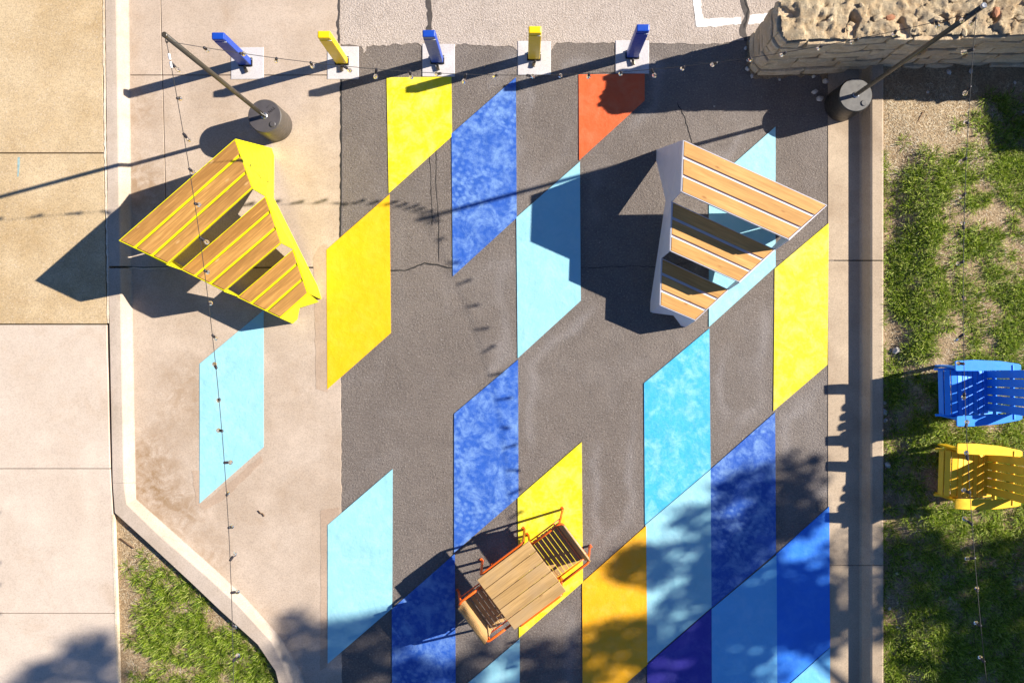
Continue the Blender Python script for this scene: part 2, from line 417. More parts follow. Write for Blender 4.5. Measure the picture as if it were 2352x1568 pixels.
# painted parallelograms (photo pixels)
DIAM = [
 ('p_yellow', 'yellow painted panel below the third bollard', [(889, 179), (1036, 177.5), (1037.5, 313), (894, 443.7)]),
 ('p_royal', 'mottled royal blue painted panel below the fourth bollard', [(1184, 179), (1186, 500), (1041, 634), (1038, 308)]),
 ('p_red', 'red orange painted panel below the last blue bollard', [(1330, 172.5), (1479.6, 170.5), (1479.6, 232), (1331, 368)]),
 ('p_light', 'light blue painted panel crossed by the white bench shadow', [(1331, 372), (1333, 690), (1190, 822), (1187, 500)]),
 ('p_gold', 'golden yellow painted panel beside the yellow bench', [(894, 447), (897, 764), (753, 893), (751, 574)]),
 ('p_light', 'light blue painted panel on the concrete below the yellow bench', [(606, 712), (606, 1026), (459, 1155), (459, 835)]),
 ('p_light', 'light blue painted panel under the white bench', [(1780, 292), (1780, 612), (1629, 750), (1629, 427)]),
 ('p_yellow', 'yellow painted panel beside the right kerb', [(1902, 513), (1899, 837), (1777, 943), (1780, 618)]),
 ('p_mid', 'bright mid blue painted panel below the white bench', [(1628, 755), (1631, 1075), (1482, 1203), (1480, 880)]),
 ('p_royal', 'mottled royal blue painted panel half in tree shade', [(1779, 947), (1781, 1268), (1634, 1395), (1632, 1078)]),
 ('p_light', 'light blue painted panel with dappled tree shade', [(1631, 1078), (1633, 1393), (1486, 1521), (1483, 1205)]),
 ('p_royal', 'mottled royal blue painted panel above the table chairs', [(1189, 826), (1190, 1140), (1044, 1268), (1044, 950)]),
 ('p_yellow', 'yellow painted panel under the wooden table', [(1335, 1015), (1338, 1335), (1193, 1463), (1190, 1143)]),
 ('p_light', 'light blue painted panel left of the wooden table', [(901, 1077), (900, 1395), (754, 1522), (754, 1205)]),
 ('p_royal', 'royal blue painted panel crossed by the table shadow', [(1044, 1271), (1046, 1588), (902, 1715), (901, 1398)]),
 ('p_orange', 'orange painted panel right of the wooden table', [(1483, 1207), (1486, 1524), (1339, 1655), (1338, 1337)]),
 ('p_cobalt', 'cobalt blue painted panel beside the shaded kerb', [(1903, 1163), (1905, 1484), (1786, 1590), (1783, 1272)]),
 ('p_azure', 'azure painted panel in tree shade', [(1782, 1274), (1784, 1590), (1636, 1720), (1635, 1398)]),
 ('p_royal_shade', 'royal blue painted panel with tree shade put into its colour', [(1633, 1397), (1634, 1715), (1489, 1850), (1487, 1526)]),
 ('p_light', 'light blue painted panel at the bottom edge below the table', [(1193, 1466), (1193, 1780), (1047, 1900), (1047, 1592)]),
 ('p_azure', 'azure painted panel in the bottom right corner of the asphalt', [(1905, 1487), (1905, 1800), (1788, 1900), (1787, 1594)]),
]
def poly_dist(px, py, poly):
    inside = np.zeros(px.shape, bool); dm = np.full(px.shape, 1e9); n = len(poly)
    for i in range(n):
        x1, y1 = poly[i]; x2, y2 = poly[(i + 1) % n]
        c = ((y1 > py) != (y2 > py)) & (px < (x2 - x1) * (py - y1) / (y2 - y1 + 1e-9) + x1); inside ^= c
        dx, dy = x2 - x1, y2 - y1; t = np.clip(((px - x1) * dx + (py - y1) * dy) / (dx * dx + dy * dy), 0, 1)
        dm = np.minimum(dm, np.hypot(px - x1 - t * dx, py - y1 - t * dy))
    return np.where(inside, -dm, dm)
def smooth_noise(px, py, sc, seed):
    g = np.random.default_rng(seed).random((80, 80)); u = (px / sc) % 78 + .0; v = (py / sc) % 78
    i = np.floor(u).astype(int); j = np.floor(v).astype(int); a = u - i; b = v - j
    a = a * a * (3 - 2 * a); b = b * b * (3 - 2 * b)
    return (g[j, i] * (1 - a) + g[j, i + 1] * a) * (1 - b) + (g[j + 1, i] * (1 - a) + g[j + 1, i + 1] * a) * b
def asph_wear(X, Y):
    px = X * S + NX; py = -Y * S + NY
    d = np.full(px.shape, 1e9)
    for m, l, q in DIAM: d = np.minimum(d, poly_dist(px, py, q))
    nz = smooth_noise(px, py, 38, 3); nz2 = smooth_noise(px, py, 110, 5)
    ring = np.exp(-((d - 30 - 22 * (nz - .5)) / 12) ** 2) * np.clip((nz2 - .3) * 2.4, 0, 1) * .55
    ring *= np.where(px > 1120, 1.0, .25)
    rut = np.exp(-((px - 1180 - 30 * (smooth_noise(px * 0 + 5, py, 120, 9) - .5)) / 22) ** 2) * np.clip((nz - .35) * 2, 0, 1) * (py < 950) * .35
    dusty = np.clip((px - 1500) / 500, 0, 1) * np.clip((nz2 - .25) * 1.2, 0, .5) * (py < 1150)
    return np.clip(ring + rut + dusty * .6 + .1 * (nz > .75), 0, 1)
p0 = G(755, 2100); p1 = G(1915, 70)
asph = struct(grid_obj('asphalt', p0.x, p1.x, p0.y, p1.y, .03,
    lambda X, Y: .0015 * np.sin(X * 2.1 + 1) * np.cos(Y * 1.7), M['asphalt'], None, asph_wear))
asph_b = MB().prism([G(740, 2300), G(1960, 2300), G(1960, 60), G(740, 60)], -.05, -.008)
asph_b.build('asphalt_base', M['crack'], asph)

ZP = .009
for k_, (m, l, q) in enumerate(DIAM):
    if l.startswith('light blue painted panel on the concrete'): continue
    cx_ = sum(c[0] for c in q) / 4; cy_ = sum(c[1] for c in q) / 4
    q = [(c[0] + (.9 if c[0] > cx_ else -.9), c[1] + (.5 if c[1] > cy_ else -.5)) for c in q]
    o = MB().prism([G(*c) for c in q], -.012, ZP + .0002 * k_).build('painted_panel', M[m], asph); o['label'] = l

def ragged(pts, amp, step, seed):
    r = random.Random(seed); out = []
    for i in range(len(pts) - 1):
        a = Vector(pts[i]); b = Vector(pts[i + 1]); n = max(1, int((b - a).length / step))
        nrm = Vector((-(b - a).y, (b - a).x)).normalized()
        for k in range(n):
            out.append(tuple(a + (b - a) * (k / n) + nrm * (r.uniform(-amp, amp) if k else r.uniform(-amp, amp) * .5)))
    out.append(tuple(pts[-1])); return out

# old aggregate pavement above the bollards (ragged lower edge)
edge = ragged([(780, 101), (830, 106), (836, 124), (842, 107), (960, 100), (972, 110), (1046, 108), (1050, 101), (1180, 108), (1190, 120), (1268, 116), (1278, 98), (1400, 99), (1492, 100), (1650, 102), (1700, 94), (1745, 88), (1900, 60)], 2.2, 7, 1)
opv = [G(*p) for p in edge] + [G(2700, 60), G(2700, -700), G(775, -700)]
old = struct(MB().prism(opv, -.04, .005).build('old_pavement', M['oldpave']))
# tar seams and cracks in it
def ribbon(pts, wd, z0, z1, seed, amp=1.0):
    r = random.Random(seed); L = []; Rr = []
    pts = ragged(pts, amp, 8, seed)
    for i, p in enumerate(pts):
        a = Vector(pts[max(0, i - 1)]); b = Vector(pts[min(len(pts) - 1, i + 1)]); t = (b - a).normalized(); n = Vector((-t.y, t.x))
        ww = wd * r.uniform(.6, 1.25) / 2
        if i in (0, len(pts) - 1): ww *= .4
        L.append(tuple(Vector(p) + n * ww)); Rr.append(tuple(Vector(p) - n * ww))
    return MB().prism([G(*q) for q in L + Rr[::-1]], z0, z1)
ribbon([(984, -150), (984, 0), (988, 40), (985, 75), (983, 108)], 12, -.01, .009, 3, .8).build('tar_shade_seam', M['tar'], old)
ribbon([(1712, -120), (1708, 0), (1716, 30), (1706, 70), (1712, 95)], 13, -.01, .0075, 4, 2.5).build('tar_shade_seam', M['tar'], old)
ribbon([(1714, -120), (1710, 0), (1719, 22), (1709, 66)], 3.5, -.01, .0105, 41, 2).build('crack', M['crack'], old)
ribbon([(778, -100), (779, 20), (777, 60), (780, 100)], 5, -.01, .010, 5, 1.5).build('tar_shade_seam', M['tar'], old)
lineA = ragged([(1588, -120), (1590, 0), (1596, 44), (1600, 63), (1650, 61), (1702, 56)], 1.6, 6, 11) + ragged([(1702, 40), (1660, 42), (1616, 44), (1611, 30), (1608, -120)], 1.6, 6, 12)
o = MB().prism([G(*p) for p in lineA], -.01, .009).build('painted_line', M['p_white'], old); o['label'] = 'worn white painted parking line'
lineB = ragged([(1718, 54), (1722, 36), (1776, 30), (1790, 28), (1778, 48), (1768, 55), (1718, 57)], 1.6, 6, 13)
MB().prism([G(*p) for p in lineB], -.01, .009).build('painted_line', M['p_white'], old)
# cracks in the asphalt
ribbon([(892, 620), (930, 622), (975, 604), (1005, 608), (1035, 616), (1060, 604)], 3.2, -.01, .004, 6, 1.6).build('crack', M['crack'], asph)
ribbon([(1000, 190), (1003, 300), (1001, 420), (1008, 520), (1008, 600)], 1.5, -.01, .0035, 7, .7).build('crack', M['crack'], asph)
ribbon([(986, 330), (990, 430), (993, 520)], 1.6, -.01, .0035, 71, 1.0).build('crack', M['crack'], asph)
ribbon([(1555, 236), (1572, 268), (1590, 330)], 2.0, -.01, .0035, 8, 1.2).build('crack', M['crack'], asph)
ribbon([(1206, 618), (1330, 616), (1420, 612), (1520, 612), (1630, 596), (1780, 598), (1900, 598)], 1.0, -.01, .0035, 9, 1.8).build('crack', M['crack'], asph)
ribbon([(783, 110), (784, 300), (783, 470), (781, 556)], 4.0, -.01, .0075, 10, .9).build('tar_shade_seam', M['crack'], asph)  # dark ribbon draws the edge crack together with its shadow line

# kerb lines on the left: toe, crest, outer edge (photo pixels)
ZC = .155
toe = [(297, -260), (297, 0), (303, 611), (303.1, 616), (312, 1108), (313, 1146), (383, 1208), (500, 1312), (567, 1375), (647, 1466), (690, 1540), (730, 1640), (770, 1760), (800, 1900)]
crest = [(266, -260), (266, 0), (275, 611), (275.1, 616), (284, 1108), (291, 1158), (367, 1231), (482, 1330), (545, 1388), (622, 1472), (660, 1548), (694, 1645), (728, 1762), (755, 1900)]
outer = [(240, -260), (242, 0), (249, 611), (249.1, 616), (259, 1108), (264, 1177), (334, 1240), (440, 1338), (505, 1400), (592, 1479), (633, 1540), (660, 1645), (690, 1765), (715, 1900)]
ltoe = [P(*q, .004) for q in toe]; lcre = [P(*q, ZC - .012) for q in crest]; lout = [P(*q, ZC) for q in outer]
kerb_l = struct(empty('kerb_left'))
def loft_kerb(i0, i1, gap0=0.0, gap1=0.0):
    rows = []
    for i in range(i0, i1 + 1):
        a, b, c = ltoe[i].copy(), lcre[i].copy(), lout[i].copy()
        dz = Vector((0, 0, 0))
        if i == i0 and gap0: dz = Vector((0, -gap0, 0))
        if i == i1 and gap1: dz = Vector((0, gap1, 0))
        a, b, c = a + dz, b + dz, c + dz
        mid = []
        for u in np.linspace(0, 1, 9):
            q = a.lerp(b, float(u)); q.z = .004 + (ZC - .006) * float(u * u * (3 - 2 * u)); mid.append(q)
        m2 = b + (c - b) * .35; m2.z = ZC
        rows.append([a - Vector((0, 0, .05))] + mid + [m2, c, c - Vector((0, 0, .16))])
    n = len(rows[0]); v = [p for r in rows for p in r]; f = []
    for i in range(len(rows) - 1):
        for k in range(n - 1):
            f.append((i * n + k, i * n + k + 1, (i + 1) * n + k + 1, (i + 1) * n + k))
    f.append(tuple(range(n))[::-1]); f.append(tuple(range((len(rows) - 1) * n, len(rows) * n)))
    return MB().add(v, [q[::-1] for q in f])
for a, b, g0, g1 in ((0, 2, 0, 0), (3, 4, 0, 0), (4, 9, .003, 0), (9, 13, 0, 0)):
    ko = loft_kerb(a, b, g0, g1).build('kerb_segment', M['curb'], kerb_l)
    for pg in ko.data.polygons: pg.use_smooth = pg.normal.z > .2 and len(pg.vertices) == 4

# concrete apron slabs between kerb and asphalt
apr = struct(empty('concrete_apron'))
def toe_between(y0, y1):
    pts = [(t[0], t[1]) for t in toe]; out = []
    def at(y):
        for i in range(len(pts) - 1):
            if pts[i][1] <= y <= pts[i + 1][1]:
                k = (y - pts[i][1]) / (pts[i + 1][1] - pts[i][1]); return (pts[i][0] + k * (pts[i + 1][0] - pts[i][0]), y)
    out.append(at(y0)); out += [p for p in pts if y0 < p[1] < y1]; out.append(at(y1)); return out
def slab(name, poly, z0, z1, mat, par, bev=.004):
    return MB().prism([G(*p) for p in poly], z0, z1).build(name, mat, par, bevel=bev)
ZA = .004
J = .8
slab('slab', toe_between(-250, 173 - J) + [(372, 173 - J), (368.5, 0), (366, -250)], -.05, ZA, M['apron'], apr)
slab('slab', [(367.6, -250), (370, 0), (373.6, 173 - J)] + ragged([(782, 173 - J), (781, 0), (776, -250)], 1, 12, 21), -.05, ZA, M['apron'], apr)
slab('slab', toe_between(173 + J, 613) + [(384, 613), (379.5, 430), (372.5, 173 + J)], -.05, ZA, M['apron'], apr)
slab('slab', [(374, 173 + J), (381, 430), (385.5, 613)] + ragged([(781, 613), (783, 400), (782, 173 + J)], 1.2, 9, 22), -.05, ZA, M['apron'], apr)
big = toe_between(616, 1890)
slab('slab', big + ragged([(786, 1890), (785, 1300), (783, 900), (781, 616)], 1.2, 9, 23), -.05, ZA, M['apron'], apr)
ribbon([(258, 613), (300, 615), (330, 617), (420, 614)], 3.2, .0, .0065, 24, .8).build('joint_filler', M['filler'], apr)
# damp looking masking bands round the panels on concrete
for q in ([(720, 590), (735, 566), (752, 560), (753, 900), (726, 893), (721, 640)], [(736, 1172), (778, 1164), (779, 1190), (752, 1207), (752, 1530), (735, 1540), (737, 1300)], [(440, 1080), (459, 1080), (459, 1157), (500, 1130), (600, 1046), (604, 1060), (510, 1150), (470, 1170), (452, 1160)]):
    slab('masking_stain', ragged(q + [q[0]], 1.5, 10, 30)[:-1], -.01, .0062, M['primer'], apr, 0)
for m, l, q in DIAM:
    if l.startswith('light blue painted panel on the concrete'):
        o = MB().prism([G(*c) for c in q], -.012, ZP).build('painted_panel', M[m], apr); o['label'] = l

# sidewalk slabs on the left, flush with the kerb top
swk = struct(empty('sidewalk'))
def xr(y):
    xs = [(-260, 233), (0, 235), (350, 238), (745, 245), (1076, 253), (1180, 259), (1408, 267), (1568, 271), (1900, 279)]
    return float(np.interp(y, [a for a, b in xs], [b for a, b in xs]))
def pl(pts, h): return [P(x, y, h) for x, y in pts]
rows = [(-250, 350.5, 'slab_old'), (353, 743.5, 'slab_old'), (746, 1075.3, 'slab_new'), (1076.6, 1407.3, 'slab_new'), (1408.6, 1890, 'slab_new')]
for y0, y1, m in rows:
    ys = np.linspace(y0, y1, 6)
    e = [(xr(y), y) for y in ys]
    e = [e[0]] + [(x + random.uniform(-.6, .6), y) for x, y in e[1:-1]] + [e[-1]]
    MB().prism(pl([(-420, y1), (-420, y0)] + e, ZC), -.02, ZC).build('slab', M[m], swk, bevel=.006)
ribbon_pts = [(238, -250), (238.5, 0), (242, 350), (247.5, 600), (248.5, 742)]
r_ = random.Random(5); L = []; Q = []
for i, (x, y) in enumerate(ragged(ribbon_pts, .6, 10, 31)):
    a = r_.uniform(1.2, 3.4); L.append((x - a, y)); Q.append((x + min(a, 2.2) * .8, y))
MB().prism(pl(L + Q[::-1], ZC), .0, ZC + .004).build('joint_filler', M['filler'], swk)
MB().prism(pl([(xr(y) - 3.4, y) for y in (1182, 1400, 1568, 1880)] + [(xr(y) + 1.6, y) for y in (1880, 1568, 1400, 1182)], ZC), .05, ZC + .003).build('slab_edge', M['filler'], swk)

M['chalk'] = plain('blue_chalk', (.30, .42, .40), .9, var=.2, scale=30)
MB().prism(pl(ragged([(41, 361), (46, 361), (45, 384), (42.5, 406), (39.5, 406), (40, 384), (41, 361)], .8, 5, 61)[:-1], ZC), ZC - .01, ZC + .0012).build('chalk_mark', M['chalk'], swk)
# right gutter and kerb
kerb_r = struct(empty('kerb_right'))
def rkerb(y0, y1):
    prof = [(1902, -.05), (1902, .006), (1940, .004), (1974, .000), (1979, .012), (1999, .155), (2004, .168), (2026, .172), (2029, .166), (2029, .0)]
    v = []; f = []; ys = [y0, y1]; n = len(prof)
    for y in ys:
        for x, h in prof: v.append(P(x, y, max(h, 0)) if h >= 0 else Vector((P(x, y).x, P(x, y).y, h)))
    f = [(k, k + 1, n + k + 1, n + k) for k in range(n - 1)] + [tuple(range(n))[::-1], tuple(range(n, 2 * n))]
    return MB().add(v, f)
for y0, y1 in ((-40, 597), (599.5, 1297.2), (1298.4, 2000)):
    rkerb(y0, y1).build('kerb_segment', M['curb_r'], kerb_r)

# lawns
def in_poly(px, py, poly): return poly_dist(px, py, poly) < 0
def lawn_z(X, Y):
    u = np.clip((X - 4.6) / .55, 0, 1); v = np.clip((2.9 - Y) / 1.5, 0, 1)
    return .128 + .15 * u * u * (3 - 2 * u) * v * v * (3 - 2 * v) + .012 * np.sin(X * 3.1) * np.cos(Y * 2.3) + .006 * np.sin(X * 11 + Y * 7)
a = P(2026, 1568, .12); b = G(2027 - 10, 110)
lawn = struct(grid_obj('lawn_soil', a.x - .01, 17.0, -12.0, 4.2, .06, lawn_z, M['soil']))
tri = [(272, 1179), (341, 1240), (447, 1338), (512, 1400), (598, 1479), (639, 1540), (668, 1645), (698, 1765), (724, 1900), (277, 1900), (267, 1420), (258, 1185)]
tw = [P(x, y, .09) for x, y in tri]
lawn_l = struct(MB().prism(tw, -.02, .085).build('verge_soil', M['soil']))

# ------------------------------------------------------------------ stone wall
def stone_mesh(L, D, Hh, seed):
    """irregular split block, local: x along face, y into wall, z up"""
    r = random.Random(seed); nx, nz = 4, 3; mb = MB(); v = []
    def jit(s): return r.uniform(-s, s)
    for layer in (0, 1):
        for k in range(nz):
            for i in range(nx):
                x = -L / 2 + L * i / (nx - 1); z = Hh * k / (nz - 1)
                e = (i in (0, nx - 1)) or (k in (0, nz - 1))
                y = (0 if layer == 0 else D) + (-(.012 if not e else -.012) + jit(.010) if layer == 0 else 0)
                v.append((x + jit(.010), y, z + jit(.008)))
    f = []; m = nx * nz
    for k in range(nz - 1):
        for i in range(nx - 1):
            q = (k * nx + i, k * nx + i + 1, (k + 1) * nx + i + 1, (k + 1) * nx + i)
            f.append(q); f.append(tuple(m + j for j in q[::-1]))
    ring = [i for i in range(nx)] + [k * nx + nx - 1 for k in range(1, nz)] + [(nz - 1) * nx + i for i in range(nx - 2, -1, -1)] + [k * nx for k in range(nz - 2, 0, -1)]
    for i in range(len(ring)):
        a, b = ring[i], ring[(i + 1) % len(ring)]; f.append((b, a, m + a, m + b))
    return mb.add(v, f)
def course_wall(parent, base, path, courses, depth, seed, lean=0.0, pers=1.0):
    """path: list of world (x, y); stones on the right-hand side face outwards"""
    r = random.Random(seed); z = 0.0
    for ci, hh in enumerate(courses):
        for si in range(len(path) - 1):
            a = Vector(path[si]); b = Vector(path[si + 1]); L = (b - a).length; t = (b - a) / L; n = Vector((t.y, -t.x))
            s = 0.0
            while s < L - .02:
                ln = min(r.uniform(.24, .62), L - s)
                if L - s - ln < .12: ln = L - s
                mid = a + t * (s + ln / 2) + n * r.uniform(-.012, .03) - n * lean * z
                hx = hh * r.uniform(.90, 1.0)
                me = stone_mesh(ln - .018, depth, hx - .012, r.random())
                mt = Matrix.Translation(Vector((mid.x, mid.y, z + base[2])) - Vector(base) + Vector((0, 0, 0))) @ Matrix.Rotation(math.atan2(t.y, t.x), 4, 'Z')
                mesh = bpy.data.meshes.new('stone'); mesh.from_pydata([tuple(p) for p in me.v], [], me.f); mesh.update()
                link('stone', mesh, M['stone'], parent, mt, .010)
                s += ln
        z += hh
WH = 1.34
wpath = [G(2600, 62), G(1722, 82), G(1720, 150), G(1737, 172), G(2000, 161), G(2600, 152)]
wp2 = [(p.x, p.y) for p in wpath]
wbase = (wpath[3].x, wpath[3].y, 0)
wall = empty('stone_wall', wbase)
tag(wall, 'low ruined stone wall with rough broken rubble top behind the grass', 'stone wall')
course_wall(wall, wbase, wp2, [.2, .24, .18, .22, .25, .21], .2, 3)
inner = [G(2600, 58), G(1732, 86), G(1730, 148), G(1742, 164), G(2000, 154), G(2600, 146)]
inner = [(p.x, p.y) for p in inner]
MB().prism([(x - wbase[0], y - wbase[1]) for x, y in inner], 0, WH - .16).build('mortar_core', M['mortar'], wall)
# rough rubble top as a displaced surface
def rub(X, Y):
    Z = np.zeros_like(X)
    for i in np.ndindex(X.shape):
        p = Vector((X[i], Y[i], 0))
        q = p + Vector((mnoise.noise(p * 3), mnoise.noise(p * 3 + Vector((9, 0, 0))), 0)) * .12
        pw = p + Vector((mnoise.noise(p * 6), mnoise.noise(p * 6 + Vector((4, 8, 0))), 0)) * .035
        Z[i] = WH - .045
        for sc, am, tl in ((4.2, .050, .20), (10.0, .034, .26)):
            dd, pts = mnoise.voronoi(Vector((pw.x * sc, pw.y * sc * 1.25, sc)))
            c0 = pts[0]; hsh = mnoise.cell_vector(c0 * 37.3)
            Z[i] += am * hsh.x + tl * ((pw.x - c0.x / sc) * hsh.y + (pw.y - c0.y / sc / 1.25) * hsh.z)
        pit = max(0.0, mnoise.noise(q * 5.0 + Vector((7, 2, 5))) - .28)
        Z[i] += .012 * mnoise.fractal(q * 20, .9, 2.1, 3) - .38 * pit
    return Z
xa, xb, ya, yb = wp2[2][0], wp2[5][0], wp2[3][1] - .02, wp2[0][1] + .05
def rub_keep(cx, cy):
    px = cx * S + NX; py = -cy * S + NY
    return poly_dist(px, py, [((x) * S + NX, -y * S + NY) for x, y in inner]) < 3
rb = grid_obj('rubble_top', xa - wbase[0], xb - wbase[0], ya - wbase[1], yb - wbase[1], .022, lambda X, Y: rub(X + wbase[0], Y + wbase[1]), M['rubble'], wall, None, lambda cx, cy: rub_keep(cx + wbase[0], cy + wbase[1]))
def rock(size, seed, flat=.6):
    r = random.Random(seed); import bmesh
    bm = bmesh.new(); bmesh.ops.create_icosphere(bm, subdivisions=1, radius=1)
    for v in bm.verts:
        k = r.uniform(.72, 1.15); v.co = Vector((v.co.x * size * k * 1.2, v.co.y * size * k * .85, v.co.z * size * k * flat))
    me = bpy.data.meshes.new('rock'); bm.to_mesh(me); bm.free(); return me
rk = [rock(1.0, s) for s in range(6)]
for k in range(20):
    x = random.uniform(xa + .1, G(2480, 0).x); y = random.uniform(ya + .12, yb - .1)
    if not rub_keep(np.array([x]), np.array([y]))[0]: continue
    s = random.uniform(.025, .06)
    mt = Matrix.Translation((x - wbase[0], y - wbase[1], WH + .0)) @ Matrix.Rotation(random.uniform(0, 6.28), 4, 'Z') @ Matrix.Rotation(random.uniform(-.5, .5), 4, 'X') @ Matrix.Scale(s, 4)
    me = rk[k % 6]; isb = k in (5, 11, 14)
    o = link('brick_fragment' if isb else 'loose_stone', me.copy() if isb else me, M['brick'] if isb else M['rubble'], wall, mt)
    if not isb and not me.materials: me.materials.append(M['rubble'])
# taller pier of the same wall, out of frame on the right (its shade lies on the lawn)
pc = G(3026, 152); pbase = (pc.x, pc.y, 0)
pier = empty('stone_pier', pbase)
tag(pier, 'tall square stone pier at the far end of the wall, beyond the right edge', 'stone pier')
pp = [(pc.x, pc.y + .9), (pc.x, pc.y), (pc.x + 1.6, pc.y), (pc.x + 1.6, pc.y + .9), (pc.x, pc.y + .9)]
course_wall(pier, pbase, pp, [.24] * 13, .3, 9)
MB().prism([(-.0 + .06, .06), (1.54, .06), (1.54, .84), (.06, .84)], 0, 3.1).build('mortar_core', M['mortar'], pier)
# broken kerb rubble and dirt at the foot of the wall
dirt = ragged([(1718, 84), (1712, 150), (1734, 182), (1800, 180), (1880, 172), (1900, 195), (1905, 150), (1800, 150)], 4, 9, 44)
MB().prism([G(*p) for p in dirt], -.01, .012).build('dirt_patch', M['soil'], asph)

# ------------------------------------------------------------------ concrete pads and bollards
pads = [(531, 109, 606, 183), (752, 107.5, 824, 183), (970, 102, 1044.6, 176.7), (1189, 95.7, 1265, 173), (1413.5, 93.7, 1490.6, 169)]
for x0, y0, x1, y1 in pads:
    struct(MB().prism([G(x0, y1), G(x1, y1 - random.uniform(-1, 1)), G(x1, y0), G(x0, y0 + random.uniform(-1, 1))], -.05, .012).build('concrete_pad', M['pad'], bevel=.006))
def bollard(mat):
    t = empty('bollard')
    W, D, Hb = .150, .085, 1.07
    MB().box((0, 0, .022 + .475), (W, D, .95)).build('post', mat, t, bevel=.010)
    MB().box((0, 0, .9785), (W - .014, D - .014, .012)).build('groove', M['dark_metal'], t)
    MB().box((0, 0, .9845 + .0425), (W, D, .085)).build('cap', mat, t, bevel=.014)
    MB().box((.048, -D / 2 - .0022, .975), (.046, .004, .012)).build('lit_slot', M['tagw'], t)  # white plate stands in for light showing in the slot
    bp = MB().box((0, 0, .011), (W + .026, D + .022, .022)).build('base_plate', M['dark_metal'], t, bevel=.003)
    for sx in (-1, 1):
        MB().lathe([(.008, 0), (.008, .012), (.004, .014)], 8).build('bolt', M['steel'], bp, origin=None).matrix_basis = Matrix.Translation((sx * (W / 2 + .006), .03, .022))
    return t
def padlock(t, ang):
    Mx = Matrix.Translation((.004, -.088, .012)) @ Matrix.Rotation(ang, 4, 'Z')
    body = MB().box((0, -.028, .014), (.040, .046, .028), None)
    b = body.build('padlock_body', M['brass'], t, bevel=.005); b.matrix_basis = Mx
    sh = MB().tube(fillet([(-.013, -.008, .014), (-.013, .036, .018), (.013, .036, .018), (.013, -.008, .014)], .014, 4), .0042, 6).build('padlock_shackle', M['steel'], t, smooth=True); sh.matrix_basis = Mx
    hs = MB().box((0, .012, .026), (.034, .038, .010)).build('hasp', M['dark_metal'], t, bevel=.003); hs.matrix_basis = Mx
bpos = [(565, 144, 'b_blue', .35), (786, 141, 'b_yellow', -.05), (1005, 139, 'b_blue', .2), (1226.5, 131, 'b_yellow', -.3), (1452, 127, 'b_blue', .15)]
blab = ['leftmost blue square bollard, standing on the beige concrete', 'yellow square bollard at the seam between concrete and asphalt', 'blue square bollard in the middle of the row of five', 'yellow square bollard with scuffed top, second from the right', 'rightmost blue square bollard, nearest the stone wall']
for (x, y, m, ang), lb in zip(bpos, blab):
    t = bollard(M[m]); p = G(x, y); t.location = (p.x, p.y, .012)
    padlock(t, ang)
    tag(t, lb, 'bollard', 'row of five square bollards')

# ------------------------------------------------------------------ weighted light poles and string lights
TH = 3.66
def text_mesh(txt, size):
    cu = bpy.data.curves.new('txt', 'FONT'); cu.body = txt; cu.size = size; cu.extrude = .0012; cu.align_x = 'CENTER'; cu.align_y = 'CENTER'
    to = bpy.data.objects.new('txt', cu); COL.objects.link(to)
    dg = bpy.context.evaluated_depsgraph_get(); me = bpy.data.meshes.new_from_object(to.evaluated_get(dg))
    bpy.data.objects.remove(to); return me
def light_pole(loc, label, lid, dirn):
    t = empty('light_pole', loc)
    rB, hB = .207, .535
    bar = MB().lathe([(rB - .012, .0), (rB, .012), (rB, hB - .02), (rB - .004, hB - .006), (rB - .012, hB)], 56)  .build('weighted_base', M['barrel' if lid == 'barrel_lid' else 'barrel_shade'], t, smooth=True)
    bar.data.polygons[-1].use_smooth = False; bar.data.polygons[-2].use_smooth = False
    ld = MB().lathe([(rB - .012, hB - .01), (rB - .012, hB + .003), (.0385, hB + .003)], 56).build('lid', M[lid], bar)
    MB().lathe([(.036, hB), (.036, hB + .012), (.03, hB + .016), (.004, hB + .016)], 20).build('filler_cap', M[lid], bar).matrix_basis = Matrix.Translation((.10, -.10, 0))
    tm = text_mesh('TYN', .05)
    link('lettering', tm, M['dark_metal'], bar, Matrix.Translation((.085, .075, hB + .0035)) @ Matrix.Rotation(R(-135), 4, 'Z'))
    tm2 = text_mesh('____', .03)
    link('lettering', tm2, M['dark_metal'], bar, Matrix.Translation((.05, .105, hB + .0035)) @ Matrix.Rotation(R(-135), 4, 'Z'))
    MB().lathe([(.038, hB + .002), (.038, hB + .012), (.027, hB + .018)], 20).build('collar', M['steel'], t)
    po = MB().tube([(0, 0, hB - .05), (0, 0, TH)], .0245, 18).build('pole', M['m_black'], t, smooth=True)
    MB().lathe([(.0255, TH - .02), (.0255, TH + .004), (.02, TH + .008)], 18).build('end_cap', M['m_black'] if lid == 'barrel_lid' else M['steel'], po)  # pale steel stands in for sun glinting on the black cap
    # hook ring for the cables just under the top
    hk = MB().tube([(dirn[0] * .024 + .03 * math.cos(a) * dirn[0], dirn[1] * .024 + .03 * math.cos(a) * dirn[1], TH - .06 + .03 * math.sin(a)) for a in np.linspace(0, 2 * math.pi, 14)], .004, 6).build('hook', M['dark_metal'], t)
    return tag(t, label, 'light pole', 'string light poles with barrel bases')
g1 = Vector((-568, -461)); g2 = Vector((727, -507)); g3 = Vector((-472, 1010)); g4 = Vector((800, 1010))
def gw(g, h=0): return Vector((g.x / S, -g.y / S, h))
def base_z(g): return 0.004
pole1 = light_pole((*gw(g1).xy, .004), 'dark light pole in a barrel base beside the yellow stepped bench', 'barrel_lid', (-.1, -1))
pole2 = light_pole((*gw(g2).xy, .01), 'dark light pole in a barrel base between the stone wall and kerb', 'lid_sheen', (-.7, -.7))
light_pole((*gw(g3).xy, .004), 'dark light pole holding the left cable, below the bottom edge', 'barrel_lid', (0, 1))
light_pole((*gw(g4).xy, .125), 'dark light pole holding the right cable, below the bottom edge', 'lid_sheen', (0, 1))

